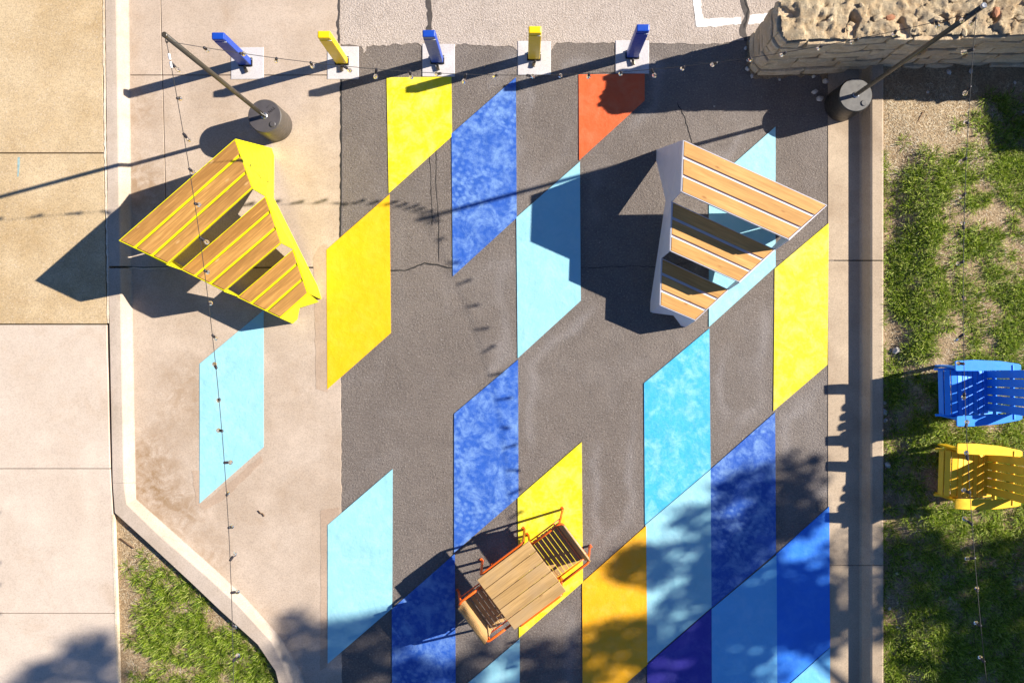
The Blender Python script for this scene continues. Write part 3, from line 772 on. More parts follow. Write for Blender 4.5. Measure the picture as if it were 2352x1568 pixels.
bulb_mb = MB().lathe([(.004, 0), (.013, -.004), (.013, -.014), (.020, -.028), (.0255, -.045), (.023, -.060), (.013, -.072), (.002, -.076)], 14)
bulb_me = bpy.data.meshes.new('bulb_glass'); bulb_me.from_pydata(bulb_mb.v, [], bulb_mb.f); bulb_me.polygons.foreach_set('use_smooth', [True] * len(bulb_me.polygons)); bulb_me.materials.append(M['glass'])
sock_mb = MB().lathe([(.006, .012), (.012, .008), (.014, -.004), (.014, -.045), (.011, -.050)], 10)
sock_me = bpy.data.meshes.new('socket'); sock_me.from_pydata(sock_mb.v, [], sock_mb.f); sock_me.materials.append(M['socket'])
fil_mb = MB().tube([(-.006, 0, -.004), (-.008, 0, -.034), (0, .003, -.048), (.008, 0, -.034), (.006, 0, -.004)], .0022, 5)
fil_me = bpy.data.meshes.new('filament'); fil_me.from_pydata(fil_mb.v, [], fil_mb.f); fil_me.materials.append(M['filament'])
def strand(label, ga, gb, ha, hb, low, tlow, marks, axis, dev=0.0, tags=None):
    """sagging cable between two pole tops; bulbs where photo pixel `axis` equals the marks"""
    def pt(t):
        g = ga + (gb - ga) * t
        if t < tlow: k = 1 - t / tlow; h = low + (ha - low) * k * k
        else: k = (t - tlow) / (1 - tlow); h = low + (hb - low) * k * k
        p = gw(g, h); p.y -= dev * 4 * t * (1 - t); return p
    def px(t):
        p = pt(t); k = S / (1 - p.z / H); return (p.x * k + NX, -p.y * k + NY)
    root = empty('string_light', pt(0)); o0 = pt(0)
    ts = np.linspace(0, 1, 1500); arr = np.array([px(t)[axis] for t in ts])
    MB().tube([pt(t) - o0 for t in np.linspace(0, 1, 120)], .0032, 6).build('cable', M['cable'], root, smooth=True)
    rr = random.Random(int(ga.x) + axis)
    spots = [ts[int(np.argmin(np.abs(arr - m)))] for m in marks]
    if spots[-1] < .96:
        st = np.mean(np.diff(spots[-5:])); q = spots[-1] + st
        while q < .97: spots.append(q); q += st
    for t in spots:
        p = pt(t) - o0
        rot = Matrix.Rotation(rr.uniform(0, 6.28), 4, 'Z') @ Matrix.Rotation(rr.uniform(.05, .75), 4, 'X') @ Matrix.Rotation(rr.uniform(0, 6.28), 4, 'Z')
        s = link('bulb_socket', sock_me, None, root, Matrix.Translation(p - Vector((0, 0, .008))) @ rot)
        link('glass_bulb', bulb_me, None, s, Matrix.Translation((0, 0, -.046)) @ Matrix.Scale(.88, 4))
        link('filament', fil_me, None, s, Matrix.Translation((0, 0, -.050)))
    if tags:
        for t in tags:
            a, b = pt(t) - o0, pt(t + .006) - o0
            MB().tube([a, b], .011, 8).build('white_sleeve', M['tagw'], root)
    return tag(root, label, 'string lights', 'strings of clear bulbs between poles')
off = Vector((-2, 6)); off2 = Vector((-5, 6))
strand('string of clear bulbs running across the top between the two poles', g1 + off, g2 + off2, TH - .07, TH - .07, 2.48, .52,
       [469, 552, 634, 713, 790, 864, 940, 1011, 1070, 1141, 1211, 1283, 1353, 1427, 1498, 1572, 1647, 1724, 1805, 1887, 1970, 2058, 2151, 2222], 0, .12)
strand('string of clear bulbs running down over the concrete and yellow bench', g1 + off, g3, TH - .07, TH - .07, 2.80, .50,
       [144, 225, 308, 388, 468, 545, 622, 697, 770, 845, 917, 990, 1063, 1137, 1212, 1286, 1361, 1436, 1517], 1, 0, (.012, .020))
strand('string of clear bulbs hanging over the lawn and garden chairs', g2 + off2, g4, TH - .07, TH - .07, 3.0, .46,
       [42, 114, 198, 283, 363, 445, 524, 600, 682, 768, 835, 905, 980, 1055, 1130, 1205, 1282, 1358, 1436, 1518], 1)

# ------------------------------------------------------------------ stepped benches
HT = (1.18, .80, .43)
def bench(label, tiers, cv, side_out, front_pts, back_foot_i, met, wd, flip):
    """tiers: per tier (inner-back, outer-back, outer-front, inner-front) pixels; the 'inner' side faces the camera"""
    T = [[P(*cv(*p), h) for p in t] for t, h in zip(tiers, HT)]
    base = Vector((sum(q.x for t in T for q in t) / 12, sum(q.y for t in T for q in t) / 12, .004))
    root = empty('stepped_bench', base)
    B0 = base
    pd = (T[0][1] - T[0][0]); pd.z = 0; pd.normalize()            # plank direction, inner -> outer
    fd = Vector((pd.y, -pd.x, 0))
    if fd.dot(T[2][3] - T[0][0]) < 0: fd = -fd                       # towards the front
    ang = math.atan2(pd.y, pd.x)
    for t, h in zip(T, HT):
        rel = [q - B0 for q in t]; zt = h - .004
        tr = MB().prism([(q.x, q.y) for q in rel], zt - .045, zt - .009).build('tread', met, root, bevel=.003)
        # raised rim round the planks
        a, b, c, d = rel
        cen = (a + b + c + d) / 4
        def inset(q, k): return q + (cen - q).normalized() * k
        for i in range(4):
            p, q = rel[i], rel[(i + 1) % 4]; e = (q - p).normalized(); nin = Vector((-e.y, e.x, 0))
            if nin.dot(cen - p) < 0: nin = -nin
            MB().prism([p, q, q + nin * .007, p + nin * .007], zt - .050, zt + .004).build('rim', met, tr)
        g = .035
        L = (d - a).length
        for k in range(3):
            f0 = (k * (1 - 2 * g / L) / 3) + k * g / L; f1 = f0 + (1 - 2 * g / L) / 3
            if k == 0: f0 += .010 / L
            if k == 2: f1 -= .010 / L
            q = [a + (d - a) * f0, b + (c - b) * f0, b + (c - b) * f1, a + (d - a) * f1]
            q[0] += pd * .013; q[3] += pd * .013; q[1] -= pd * .016; q[2] -= pd * .016
            ctr = (q[0] + q[1] + q[2] + q[3]) / 4
            MB().prism([(v.x, v.y) for v in q], zt - .0085, zt + .006 + .001 * k).build('plank', wd, tr, origin=(ctr.x, ctr.y, zt), rz=ang, bevel=.004)
    th = .012
    # camera-side panel: sheared plate through the tread ends and the back foot
    A = T[0][0]; E = T[2][3]; F = P(*cv(*side_out[back_foot_i]), 0)
    n = (E - A).cross(F - A).normalized()
    if n.dot(pd) > 0: n = -n
    prof = [T[0][0], T[0][3], T[1][0], T[1][3], T[2][0], T[2][3]]
    top = []
    for q in prof:      # project the tread corners on the plate plane along the plank direction
        k = (A - q).dot(n) / pd.dot(n); top.append(q + pd * k)
    low = [ray_plane(cv(*p), A, n) for p in side_out]
    low[2] = P(*cv(*side_out[2]), .385)
    poly = top + low
    for q in poly: q.z = max(q.z, .004)
    MB().plate([q - B0 for q in poly], n, th).build('side_panel', met, root)
    # the panel on the far side: same profile, mirrored along the planks
    wtop = []
    for t in T:
        wtop += [t[1], t[2]]
    fr = [0, 1, 2, 3, 4, 5]
    fa = T[0][1]; fe = T[2][2]
    dvec = (fe - fa); dvec.z = 0; dv = dvec.normalized(); outw = Vector((dv.y, -dv.x, 0))
    if outw.dot(pd) < 0: outw = -outw
    def far(u, z):      # u along the far edge from back 0 to front 1
        p = fa + dvec * u; return Vector((p.x, p.y, z)) + outw * ((1.18 * (1 - u) + .43 * u) - z) * .05
    us = [(q - fa).dot(dv) / dvec.length for q in wtop]
    topf = [Vector((q.x, q.y, q.z - .02)) for q in wtop]
    lowf = [far(1.0, .004), far(.90, .004), far(.66, .16), far(.40, .36), far(.12, .004), far(-.02, .004)]
    nf = (topf[-1] - topf[0]).cross(lowf[-1] - topf[0]).normalized()
    k0 = topf[0]
    def onp(q):
        k = (k0 - q).dot(nf) / pd.dot(nf); return q + pd * k
    MB().plate([onp(q) - B0 - pd * .004 for q in topf + lowf], nf, th).build('side_panel', met, root)
    # front apron with two feet and an arch
    Fa, Fb = T[2][3], T[2][2]; foot = P(*cv(*front_pts[-1]), 0)
    nfr = (Fb - Fa).cross(foot - Fa).normalized()
    if nfr.dot(fd) < 0: nfr = -nfr
    fl = [ray_plane(cv(*p), Fa, nfr) for p in front_pts]
    for q in fl: q.z = max(q.z, .004)
    dz = Vector((0, 0, .004))
    MB().plate([q - B0 for q in [Fb - dz, Fa - dz] + fl], nfr, th).build('front_panel', met, root)
    # back brace: a folded plate that runs diagonally down to the far foot
    Ba, Bb = T[0][0], T[0][1]; lw = Bb - Ba
    def bp(u, z): return Vector((Ba.x, Ba.y, z)) + Vector((lw.x, lw.y, 0)) * u - fd * (HT[0] - z) * .03
    pts = [bp(.995, HT[0] - .05), bp(.01, HT[0] - .05), bp(.015, HT[0] - .10), bp(.40, HT[0] - .13), bp(.955, .004), bp(1.01, .004)]
    MB().plate([q - B0 + fd * .012 for q in pts], fd, th).build('back_panel', met, root)
    return tag(root, label, 'stepped bench', 'pair of three-tier stepped benches')
cw = crop(2400, 480, 1.7426)
bench('white steel stepped bench with pale pine planks on the asphalt',
      [[(505, 125), (1495, 572), (1228, 806), (493, 480)], [(430, 548), (1137, 875), (890, 1098), (415, 885)], [(358, 935), (818, 1150), (590, 1362), (345, 1258)]],
      cw, [(278, 1297), (280, 1230), (388, 535), (323, 265), (325, 192)], [(280, 1299), (300, 1307), (440, 1325), (490, 1395), (520, 1405)], 4, M['m_white'], M['w_pine'], False)
cy = crop(400, 500, 1.8443)
bench('bright yellow steel stepped bench with honey brown planks on the concrete',
      [[(970, 88), (125, 825), (478, 992), (1095, 438)], [(1190, 503), (575, 1035), (890, 1190), (1305, 838)], [(1390, 890), (985, 1235), (1295, 1385), (1497, 1205)]],
      cy, [(1598, 1250), (1575, 1160), (1248, 518), (1251, 210), (1232, 155)], [(1585, 1268), (1560, 1275), (1437, 1310), (1421, 1393), (1386, 1425)], 4, M['m_yellow'], M['w_honey'], True)

# ------------------------------------------------------------------ cafe table and two chairs
def cafe_table(loc, rz):
    t = empty('cafe_table', loc, rz); L, Wd = .775, .75; bw = Wd / 5
    for k in range(5):
        y = -Wd / 2 + bw * (k + .5)
        MB().box((0, y, .725), (L + random.uniform(-.006, .006), bw - .006, .028)).build('board', M['w_teak'], t, origin=(0, y, .725), bevel=.004)
    for sy in (-1, 1):
        y = sy * (Wd / 2 + .012)
        MB().tube(fillet([(-.335, y, .012), (-.32, y, .70), (.32, y, .70), (.335, y, .012)], .06, 6), .0165, 10).build('leg_frame', M['m_orange'], t, smooth=True)
        for sx in (-1, 1):
            MB().box((sx * .335, y + .012 * sy, .006), (.034, .05, .008)).build('foot_plate', M['m_orange'], t, bevel=.002)
        MB().box((-.16, y - sy * .012, .694), (.05, .05, .006)).build('bracket', M['m_orange'], t)
        MB().box((.16, y - sy * .012, .694), (.05, .05, .006)).build('bracket', M['m_orange'], t)
    for x in (-.25, .25):
        MB().box((x, 0, .698), (.04, Wd - .01, .022)).build('cross_bar', M['m_orange'], t)
    return tag(t, 'square wooden cafe table with orange tube legs on the yellow panel', 'table')
cafe_table((-.027, -3.09, .009), R(36.9))
def cafe_chair(loc, rz, label):
    t = empty('cafe_chair', loc, rz); zr = .655; yw = .29
    path = fillet([(.225, -yw, zr), (-.235, -yw, zr), (-.235, yw, zr), (.225, yw, zr)], .06, 6)
    MB().tube(path, 0.0155, 10).build('arm_rail', M['m_orange'], t, smooth=True)
    for sy in (-1, 1):
        y = sy * yw
        MB().tube(fillet([(.18, y, zr), (.235, y, zr), (.262, y - sy * .004, .012)], .03, 5), 0.0155, 10).build('leg', M['m_orange'], t, smooth=True)
        MB().tube(fillet([(-.20, y, zr - .004), (-.285, y, .012)], .03, 5), 0.0155, 10).build('leg', M['m_orange'], t, smooth=True)
        for x in (.265, -.290):
            MB().box((x, y + sy * .010, .005), (.03, .046, .007)).build('foot_plate', M['m_orange'], t, bevel=.002)
        MB().tube([(.245, y * .985, .40), (-.238, y * .985, .395)], .009, 8).build('seat_rail', M['m_orange'], t, smooth=True)
    for x in (.14, -.12):
        MB().tube([(x, -yw * .97, .392), (x, yw * .97, .392)], .009, 8).build('cross_bar', M['m_orange'], t)
    n = 8
    for k in range(n):
        x = .25 - .058 * k; z = .418 - .018 * math.sin(math.pi * k / (n - 1)) + (.012 if k == 0 else 0) * -1
        MB().box((x, 0, z), (.051, yw * 2 - .045, .018)).build('seat_slat', M['w_teak'], t, origin=(x, 0, z), rz=R(90), bevel=.004)
    for k in range(6):
        u = k / 5; x = -.165 - .060 * u - .012 * u * u; z = .455 + .295 * u
        Mx = Matrix.Rotation(-R(13), 3, 'Y')
        MB().box((x, 0, z), (.016, yw * 2 - .045, .0575), Mx).build('back_slat', M['w_teak'], t, origin=(x, 0, z), rz=R(90), bevel=.004)
    for y in (-.18, .18):
        MB().tube([(-.17, y, .40), (-.188, y, .47), (-.245, y, .735)], .008, 8).build('back_support', M['m_orange'], t, smooth=True)
    return tag(t, label, 'chair', 'pair of chairs at the cafe table')
cafe_chair((.44, -2.726, .009), R(216.5), 'orange framed wooden slat chair at the upper right of the table')
cafe_chair((-.43, -3.43, .004), R(36.5), 'orange framed wooden slat chair at the lower left of the table')

# ------------------------------------------------------------------ garden chairs on the lawn
def garden_chair(loc, rz, mat, label):
    t = empty('garden_chair', loc, rz); t.scale = (1.0, .975, 1.09)
    prof = [(.005, .285), (-.03, .345), (-.08, .385), (-.15, .395), (-.30, .355), (-.60, .265)]
    def seat(s):
        ds = [0]
        for i in range(1, len(prof)): ds.append(ds[-1] + math.hypot(prof[i][0] - prof[i - 1][0], prof[i][1] - prof[i - 1][1]))
        s = s * ds[-1]; x = np.interp(s, ds, [p[0] for p in prof]); z = np.interp(s, ds, [p[1] for p in prof]); return float(x), float(z)
    n = 9
    for k in range(n):
        x0, z0 = seat((k + .06) / n); x1, z1 = seat((k + .94) / n)
        d = Vector((x1 - x0, 0, z1 - z0)); L = d.length; a = math.atan2(-d.z, d.x)
        Mx = Matrix.Rotation(a, 3, 'Y'); c = ((x0 + x1) / 2, 0, (z0 + z1) / 2)
        MB().box(c, (L, .56, .02), Mx).build('seat_slat', mat, t, bevel=.004)
    for sy in (-1, 1):
        y = sy * .285
        run = [Vector((.055, y, .30)), Vector((-.02, y, .345)), Vector((-.15, y, .372)), Vector((-.60, y, .24)), Vector((-.95, y, .08)), Vector((-.98, y, .0)), Vector((-.84, y, .0)), Vector((-.55, y, .14)), Vector((-.15, y, .255)), Vector((.04, y, .255))]
        MB().plate(run, Vector((0, 1, 0)), .024).build('side_rail', mat, t)
        MB().box((-.15, sy * .312, .265), (.115, .024, .53)).build('front_leg', mat, t, bevel=.004)
        yo = sy * .335
        arm = [(-.085, yo - .062), (-.074, yo - .052), (-.074, yo + .052), (-.085, yo + .062), (-.30, yo + .068), (-.60, yo + .056 - sy * .012), (-.82, yo + .042 - sy * .035), (-.85, yo + .026 - sy * .038), (-.85, yo - .028 - sy * .038), (-.82, yo - .042 - sy * .035), (-.60, yo - .058 - sy * .012), (-.30, yo - .068)]
        MB().prism(arm, .53, .552).build('armrest', mat, t, bevel=.005)
        MB().prism([(-.11, sy * .324 - .012), (-.11, sy * .324 + .012), (-.20, sy * .324 + .012), (-.20, sy * .324 - .012)], .42, .529).build('arm_bracket', mat, t)
    bx0, bz0, bx1, bz1 = -.585, .25, -.93, .98
    for k in range(5):
        yb = (k - 2) * .100; yt = (k - 2) * .118; hgt = 1 - .035 * abs(k - 2)
        q = []
        nrm = Vector((bz1 - bz0, 0, -(bx1 - bx0))).normalized()
        def bpnt(u, y): return Vector((bx0 + (bx1 - bx0) * u, y, bz0 + (bz1 - bz0) * u))
        pts = [bpnt(0, yb - .044), bpnt(0, yb + .044), bpnt(.95 * hgt, yt + .052), bpnt(1.0 * hgt, yt + .03), bpnt(1.0 * hgt, yt - .03), bpnt(.95 * hgt, yt - .052)]
        MB().plate(pts, nrm, .02).build('back_slat', mat, t, bevel=.004)
    for u, ww in ((.12, .60), (.40, .66), (.78, .52)):
        c = Vector((bx0 + (bx1 - bx0) * u - .024, 0, bz0 + (bz1 - bz0) * u - .006))
        MB().box(c, (.022, ww, .05), Matrix.Rotation(-math.atan2(bx0 - bx1, bz1 - bz0), 3, 'Y')).build('back_rail', mat, t, bevel=.003)
    return tag(t, label, 'garden chair', 'two slatted garden chairs on the lawn')
garden_chair((5.035, -.793, .268), R(181.5), M['c_blue'], 'blue slatted garden chair with wide arms on the lawn')
garden_chair((5.035, -1.763, .268), R(178), M['c_yellow'], 'yellow slatted garden chair with wide arms on the lawn')

# ------------------------------------------------------------------ grass, straw
def blades(name, pts, z, length, width, cols, lean, mat, label, seed, az=None):
    r = np.random.default_rng(seed); n = len(pts)
    az = r.uniform(0, 2 * np.pi, n) if az is None else az
    L = r.uniform(*length, n); W = r.uniform(*width, n) / 2
    tl = r.uniform(*lean, n)
    d = np.stack([np.cos(az), np.sin(az)], 1); s = np.stack([-d[:, 1], d[:, 0]], 1)
    base = np.column_stack([pts, z])
    def pt(f, wf, bend):
        hor = L * f * np.sin(tl * (1 + bend * f)); ver = L * f * np.cos(tl * (1 + bend * f))
        c = base.copy(); c[:, :2] += d * hor[:, None]; c[:, 2] += np.maximum(ver, .001)
        o = np.zeros_like(c); o[:, :2] = s * (W * wf)[:, None]; return c + o
    V = np.stack([pt(0, 1, .3), pt(0, -1, .3), pt(.55, -.85, .3), pt(.55, .85, .3), pt(1, 0, .5)], 1).reshape(-1, 3)
    i = np.arange(n) * 5
    loops = np.concatenate([np.stack([i, i + 1, i + 2, i + 3], 1), np.stack([i + 3, i + 2, i + 4], 1)], 1).ravel()
    starts = (np.arange(n)[:, None] * 7 + np.array([0, 4])).ravel()
    me = bpy.data.meshes.new(name); me.vertices.add(len(V)); me.vertices.foreach_set('co', V.ravel())
    me.loops.add(len(loops)); me.loops.foreach_set('vertex_index', loops)
    me.polygons.add(len(starts)); me.polygons.foreach_set('loop_start', starts)
    me.update(calc_edges=True)
    cols = np.array(cols); ci = r.integers(0, len(cols), n); c = cols[ci] * r.uniform(.75, 1.25, (n, 1))
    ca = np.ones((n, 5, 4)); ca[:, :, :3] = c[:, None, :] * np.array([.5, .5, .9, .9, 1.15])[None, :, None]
    at = me.color_attributes.new('Col', 'FLOAT_COLOR', 'POINT'); at.data.foreach_set('color', ca.ravel())
    o = link(name, me, mat); return tag(o, label, 'grass', None, 'stuff')
GREEN = [(.17, .26, .014), (.26, .36, .02), (.34, .43, .03), (.10, .17, .010), (.50, .53, .13)]
STRAW = [(.62, .47, .28), (.50, .35, .19), (.72, .58, .37), (.34, .23, .12), (.80, .69, .50)]
def clump_points(n, x0, x1, y0, y1, dens, r):
    pts = []
    while sum(len(a) for a in pts) < n:
        q = r.uniform((x0, y0), (x1, y1), (n, 2)); k = r.random(n) < dens(q[:, 0], q[:, 1]); pts.append(q[k])
    return np.concatenate(pts)[:n]
r1 = np.random.default_rng(21)
def tufts(nc, per, x0, x1, y0, y1, dens, r, sig):
    c = clump_points(nc, x0, x1, y0, y1, dens, r); k = np.repeat(np.arange(nc), per); n = len(k)
    sg = np.repeat(r.uniform(.6, 1.5, nc), per)
    o = r.normal(size=(n, 2)) * sig * sg[:, None]; q = c[k] + o
    az = np.arctan2(-o[:, 1], o[:, 0]) + r.normal(size=n) * .55
    return q, az
def dens_right(px, py):
    n = .55 * smooth_noise(px, py, 42, 33) + .3 * smooth_noise(px, py, 19, 34) + .15 * smooth_noise(px, py, 9, 36)
    d = np.clip((n - .40) * 6.0, 0.02, 1)
    d *= np.clip((py - 230) / 160, .03, 1) * np.where((px < 2200) & (py < 335), .15, 1)
    d = np.where((px > 2240) & (py > 215) & (py < 370), np.maximum(d, .45), d)
    d = np.where(py > 1180, np.maximum(d, .42), d) * np.where((py > 1000) & (py < 1450) & (px < 2090), .45, 1)
    d = np.where((py > 420) & (py < 1000), np.maximum(d, .10), d)
    return d
def to_world(q, h):
    k = (1 - h / H) / S
    return np.column_stack([(q[:, 0] - NX) * k, -(q[:, 1] - NY) * k])
q, az = tufts(3000, 44, 2036, 2460, 170, 1700, dens_right, r1, 5.5)
kk = q[:, 0] > 2031; q, az = q[kk], az[kk]
wpt = to_world(q, .13); zz = lawn_z(wpt[:, 0], wpt[:, 1]) - .004
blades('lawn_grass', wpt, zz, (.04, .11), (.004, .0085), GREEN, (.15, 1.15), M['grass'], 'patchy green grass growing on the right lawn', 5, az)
q = np.concatenate([clump_points(26000, 2031, 2460, 190, 1700, lambda a, b: np.clip(.35 + .6 * (smooth_noise(a, b, 30, 44) > .4) - .3 * (b > 1050), 0, 1), r1), clump_points(9000, 2031, 2300, 228, 420, lambda a, b: a * 0 + 1, r1)])
wpt = to_world(q, .13); zz = lawn_z(wpt[:, 0], wpt[:, 1]) - .001
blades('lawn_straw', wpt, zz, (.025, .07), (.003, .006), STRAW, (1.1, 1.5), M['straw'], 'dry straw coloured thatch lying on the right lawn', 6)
# fringe of blades hanging over the right kerb
q = np.column_stack([r1.uniform(2028, 2034, 2600), r1.uniform(240, 1560, 2600)]); q = q[smooth_noise(q[:, 1] * 0 + 7, q[:, 1], 26, 50) > .45]
wpt = to_world(q, .15); zz = lawn_z(wpt[:, 0], wpt[:, 1])
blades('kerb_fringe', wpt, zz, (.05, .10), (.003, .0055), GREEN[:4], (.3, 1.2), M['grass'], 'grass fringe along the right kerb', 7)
tri_in = [(280, 1200), (335, 1248), (440, 1345), (505, 1408), (590, 1486), (632, 1545), (660, 1645), (690, 1765), (715, 1890), (282, 1890), (274, 1420)]
def dens_left(px, py):
    n = .6 * smooth_noise(px, py, 40, 61) + .4 * smooth_noise(px, py, 17, 62)
    d = np.clip((n - .30) * 4.0, .03, 1) * np.clip((py - 1255) / 130, .02, 1) * np.clip((px - 286) / 48, .04, 1)
    return np.where(in_poly(px, py, tri_in), d, 0)
q, az = tufts(820, 44, 280, 710, 1195, 1880, dens_left, r1, 5.0)
kk = in_poly(q[:, 0], q[:, 1], tri_in); q, az = q[kk], az[kk]
wpt = to_world(q, .09)
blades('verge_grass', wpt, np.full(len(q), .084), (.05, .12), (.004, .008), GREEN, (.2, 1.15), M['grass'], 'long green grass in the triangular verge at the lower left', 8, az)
q = clump_points(13000, 268, 720, 1185, 1890, lambda a, b: np.where(in_poly(a, b, tri_in), .3 + .7 * (smooth_noise(a, b, 25, 63) > .5), 0), r1)
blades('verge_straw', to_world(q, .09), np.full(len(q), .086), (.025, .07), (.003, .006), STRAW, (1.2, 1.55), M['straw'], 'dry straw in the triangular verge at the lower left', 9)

# ------------------------------------------------------------------ small stones, twigs
pm = [rock(1.0, 100 + s, .7) for s in range(5)]
for m_ in pm: m_.materials.append(M['pebble'])
peb = [(2057, 804, 10), (2039, 1067, 9), (2031, 925, 6), (2031, 945, 8), (2035, 965, 6), (2212, 905, 4), (2207, 1045, 4), (2150, 1085, 4), (2232, 1090, 3), (2043, 1397, 5), (2170, 1365, 4), (2212, 1487, 4), (2275, 1585, 3), (2060, 1315, 5), (2103, 1240, 3), (2130, 1300, 4), (2180, 165, 7), (2230, 163, 6), (2330, 190, 4), (2130, 212, 4), (2350, 258, 4), (2062, 1440, 4), (2200, 1290, 3), (2105, 1180, 3)]
for k, (x, y, s) in enumerate(peb):
    p = P(x, y, .135); zl = float(lawn_z(np.array([p.x]), np.array([p.y]))[0]); ss = s / S
    o = link('pebble', pm[k % 5], None, None, Matrix.Translation((p.x, p.y, zl + ss * .30)) @ Matrix.Rotation(random.uniform(0, 6), 4, 'Z') @ Matrix.Scale(ss, 4))
    tag(o, {0: 'largest pale stone on the lawn, beside the kerb above the blue chair', 1: 'rounded pale stone at the kerb left of the yellow chair'}.get(k, 'tiny pale stone chip scattered on the lawn'), 'stone', 'pale stones on the lawn')
for k, (x, y, s) in enumerate([(1882, 228, 9), (1870, 212, 7), (1896, 188, 8), (1718, 140, 5), (1716, 160, 6), (1712, 112, 5), (1726, 176, 5), (1790, 184, 4), (1868, 176, 5), (1722, 96, 4), (1640, 245, 2.5)]):
    p = G(x, y); ss = s / S
    o = link('pebble', pm[(k + 2) % 5], None, None, Matrix.Translation((p.x, p.y, .008 + ss * .35)) @ Matrix.Rotation(random.uniform(0, 6), 4, 'Z') @ Matrix.Scale(ss, 4))
    tag(o, 'small grey stone chip at the foot of the wall', 'stone', 'stone chips by the wall')
def twig(pts, r, h, label):
    w_ = [P(x, y, h) for x, y in pts]; o0 = w_[0]
    o = MB().tube([q - o0 for q in w_], r, 6).build('twig', M['twig'], None, smooth=True); o.location = o0
    tag(o, label, 'twig')
twig([(593, 1172), (598, 1178), (603, 1179), (607, 1185)], .008, .012, 'short dark twig on the beige concrete')
twig([(276, 1236), (290, 1246), (308, 1258)], .009, .10, 'thin brown stick in the top corner of the triangular verge')
twig([(2120, 258), (2110, 275), (2096, 302)], .008, .14, 'brown stick on the dry patch of lawn below the wall')

# ------------------------------------------------------------------ shade tree beyond the right edge
def shadow_src(x, y, z): return Vector(((x - NX) / S - SHV[0] * z, -(y - NY) / S - SHV[1] * z, z))
ux = [0, 100, 240, 300, 480, 520, 640, 760, 900, 1050, 1200, 1340, 1400, 1480, 1600, 1700, 1800, 1960, 2100, 2200, 2352, 2800]
uy = [1560, 1530, 1490, 1640, 1660, 1600, 1500, 1490, 1505, 1520, 1500, 1430, 1340, 1235, 1160, 1105, 1100, 1190, 1262, 1280, 1285, 1300]
tr = random.Random(77); clumps = []
while len(clumps) < 205:
    x = tr.uniform(-150, 2900); y = tr.uniform(1040, 2250); u = float(np.interp(x, ux, uy))
    d = y - u
    if d < 12: continue
    if d < 420 and float(smooth_noise(np.array([x]), np.array([y * 1.6]), 74, 91)[0]) > .60: continue
    if x < 560 and (d > 160 or tr.random() < .72): continue
    if x < 1350 and tr.random() < .35: continue
    z = float(np.interp(x, [-100, 700, 1500, 2352, 2900], [12.2, 10.0, 7.6, 5.4, 4.4])) + tr.uniform(-.7, .9)
    dens = min(1.0, .40 + d / 260)
    if tr.random() > dens: continue
    clumps.append((shadow_src(x, y, z), tr.uniform(.22, .50), dens))
for x, y in [(120, 1535), (165, 1508), (212, 1484), (60, 1566), (225, 1556), (690, 1448), (735, 1455), (800, 1458), (855, 1440), (700, 1522), (780, 1540), (870, 1520), (950, 1560), (640, 1520), (1255, 1530), (1295, 1560), (1220, 1560), (1120, 1505), (1060, 1560)]:
    z = float(np.interp(x, [-100, 700, 1500], [12.2, 10.0, 7.6])); clumps.append((shadow_src(x, y, z), tr.uniform(.2, .32), .8))
for k in range(46):
    x = tr.uniform(1900, 2480); y = tr.uniform(1265, 1640)
    if float(smooth_noise(np.array([x]), np.array([y * 2.2 + x * .9]), 90, 17)[0]) > .58: continue
    clumps.append((shadow_src(x, y, tr.uniform(4.8, 6.4)), tr.uniform(.24, .42), 1.0))
for x, y in [(1690, 1120), (1740, 1105), (1820, 1085), (1850, 1120), (1790, 1170), (1840, 1190)]:
    clumps.append((shadow_src(x, y, tr.uniform(6.2, 7.0)), tr.uniform(.2, .3), .7))
tp = Vector((13.6, -3.4, .0))
tree = empty('shade_tree', (tp.x, tp.y, .12))
tag(tree, 'broad leafy tree beyond the right edge that throws the dappled shade', 'tree')
def limb(a, b, ra, rb_, bow):
    pts = []; mid = (a + b) / 2 + Vector((0, 0, bow))
    for k in range(9):
        t = k / 8; pts.append(a * (1 - t) ** 2 + mid * 2 * t * (1 - t) + b * t * t + Vector((tr.uniform(-.04, .04), tr.uniform(-.04, .04), 0)) * (1 if 0 < k < 8 else 0))
    return pts, [ra + (rb_ - ra) * k / 8 for k in range(9)]
o3 = Vector((tp.x, tp.y, .12))
trunk_pts = [Vector((0, 0, -.05)), Vector((.02, 0, .4)), Vector((.0, .05, 1.6)), Vector((-.08, .1, 3.0)), Vector((-.2, .25, 4.6)), Vector((-.35, .5, 6.6)), Vector((-.6, .9, 8.6))]
MB().tube(trunk_pts, [.32, .25, .21, .19, .165, .12, .06], 12).build('trunk', M['bark'], tree, smooth=True)
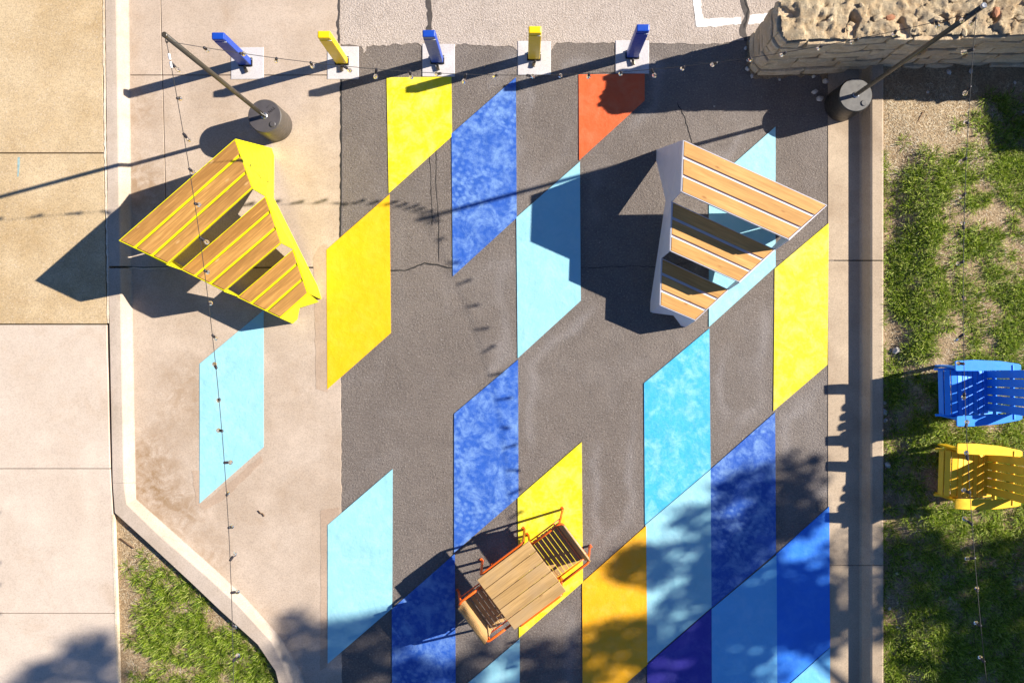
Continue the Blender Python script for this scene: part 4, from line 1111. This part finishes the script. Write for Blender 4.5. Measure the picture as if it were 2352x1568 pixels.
targets = sorted(clumps, key=lambda c: tr.random())[:26]
for c, rr, dn in targets:
    zt = max(2.6, min(8.0, c.z - tr.uniform(.8, 2.2)))
    a = None
    for i in range(len(trunk_pts) - 1):
        if trunk_pts[i].z <= zt <= trunk_pts[i + 1].z:
            k = (zt - trunk_pts[i].z) / (trunk_pts[i + 1].z - trunk_pts[i].z); a = trunk_pts[i].lerp(trunk_pts[i + 1], k)
    if a is None: a = trunk_pts[-2]
    pts, rs = limb(a, c - o3, .075, .012, .35)
    MB().tube(pts, rs, 7).build('limb', M['bark'], tree, smooth=True)
LV = []; r9 = np.random.default_rng(99)
for c, rr, dn in clumps:
    n = int(190 * (rr / .45) ** 2 * (.55 + .45 * dn))
    g = r9.normal(size=(n, 3)); g /= np.linalg.norm(g, axis=1)[:, None]; g *= (r9.random((n, 1)) ** .45) * rr * np.array([1.25, 1.1, .75])
    LV.append(g + np.array(c - o3))
LV = np.concatenate(LV); n = len(LV)
nr = r9.normal(size=(n, 3)) * .7 + np.array([0, 0, 1]); nr /= np.linalg.norm(nr, axis=1)[:, None]
ax = np.cross(nr, r9.normal(size=(n, 3))); ax /= np.linalg.norm(ax, axis=1)[:, None]; bx = np.cross(nr, ax)
Ls = r9.uniform(.06, .115, (n, 1)); Ws = Ls * .55
V = np.stack([LV - ax * Ls, LV + bx * Ws, LV + ax * Ls, LV - bx * Ws], 1).reshape(-1, 3)
me = bpy.data.meshes.new('crown'); me.vertices.add(4 * n); me.vertices.foreach_set('co', V.ravel())
me.loops.add(4 * n); me.loops.foreach_set('vertex_index', np.arange(4 * n)); me.polygons.add(n); me.polygons.foreach_set('loop_start', np.arange(n) * 4)
me.update(calc_edges=True)
cc = np.ones((n, 4, 4)); cc[:, :, :3] = (np.array([[.07, .13, .018]]) * r9.uniform(.6, 1.4, (n, 1)))[:, None, :]
at = me.color_attributes.new('Col', 'FLOAT_COLOR', 'POINT'); at.data.foreach_set('color', cc.ravel())
link('crown', me, M['leaf'], tree)
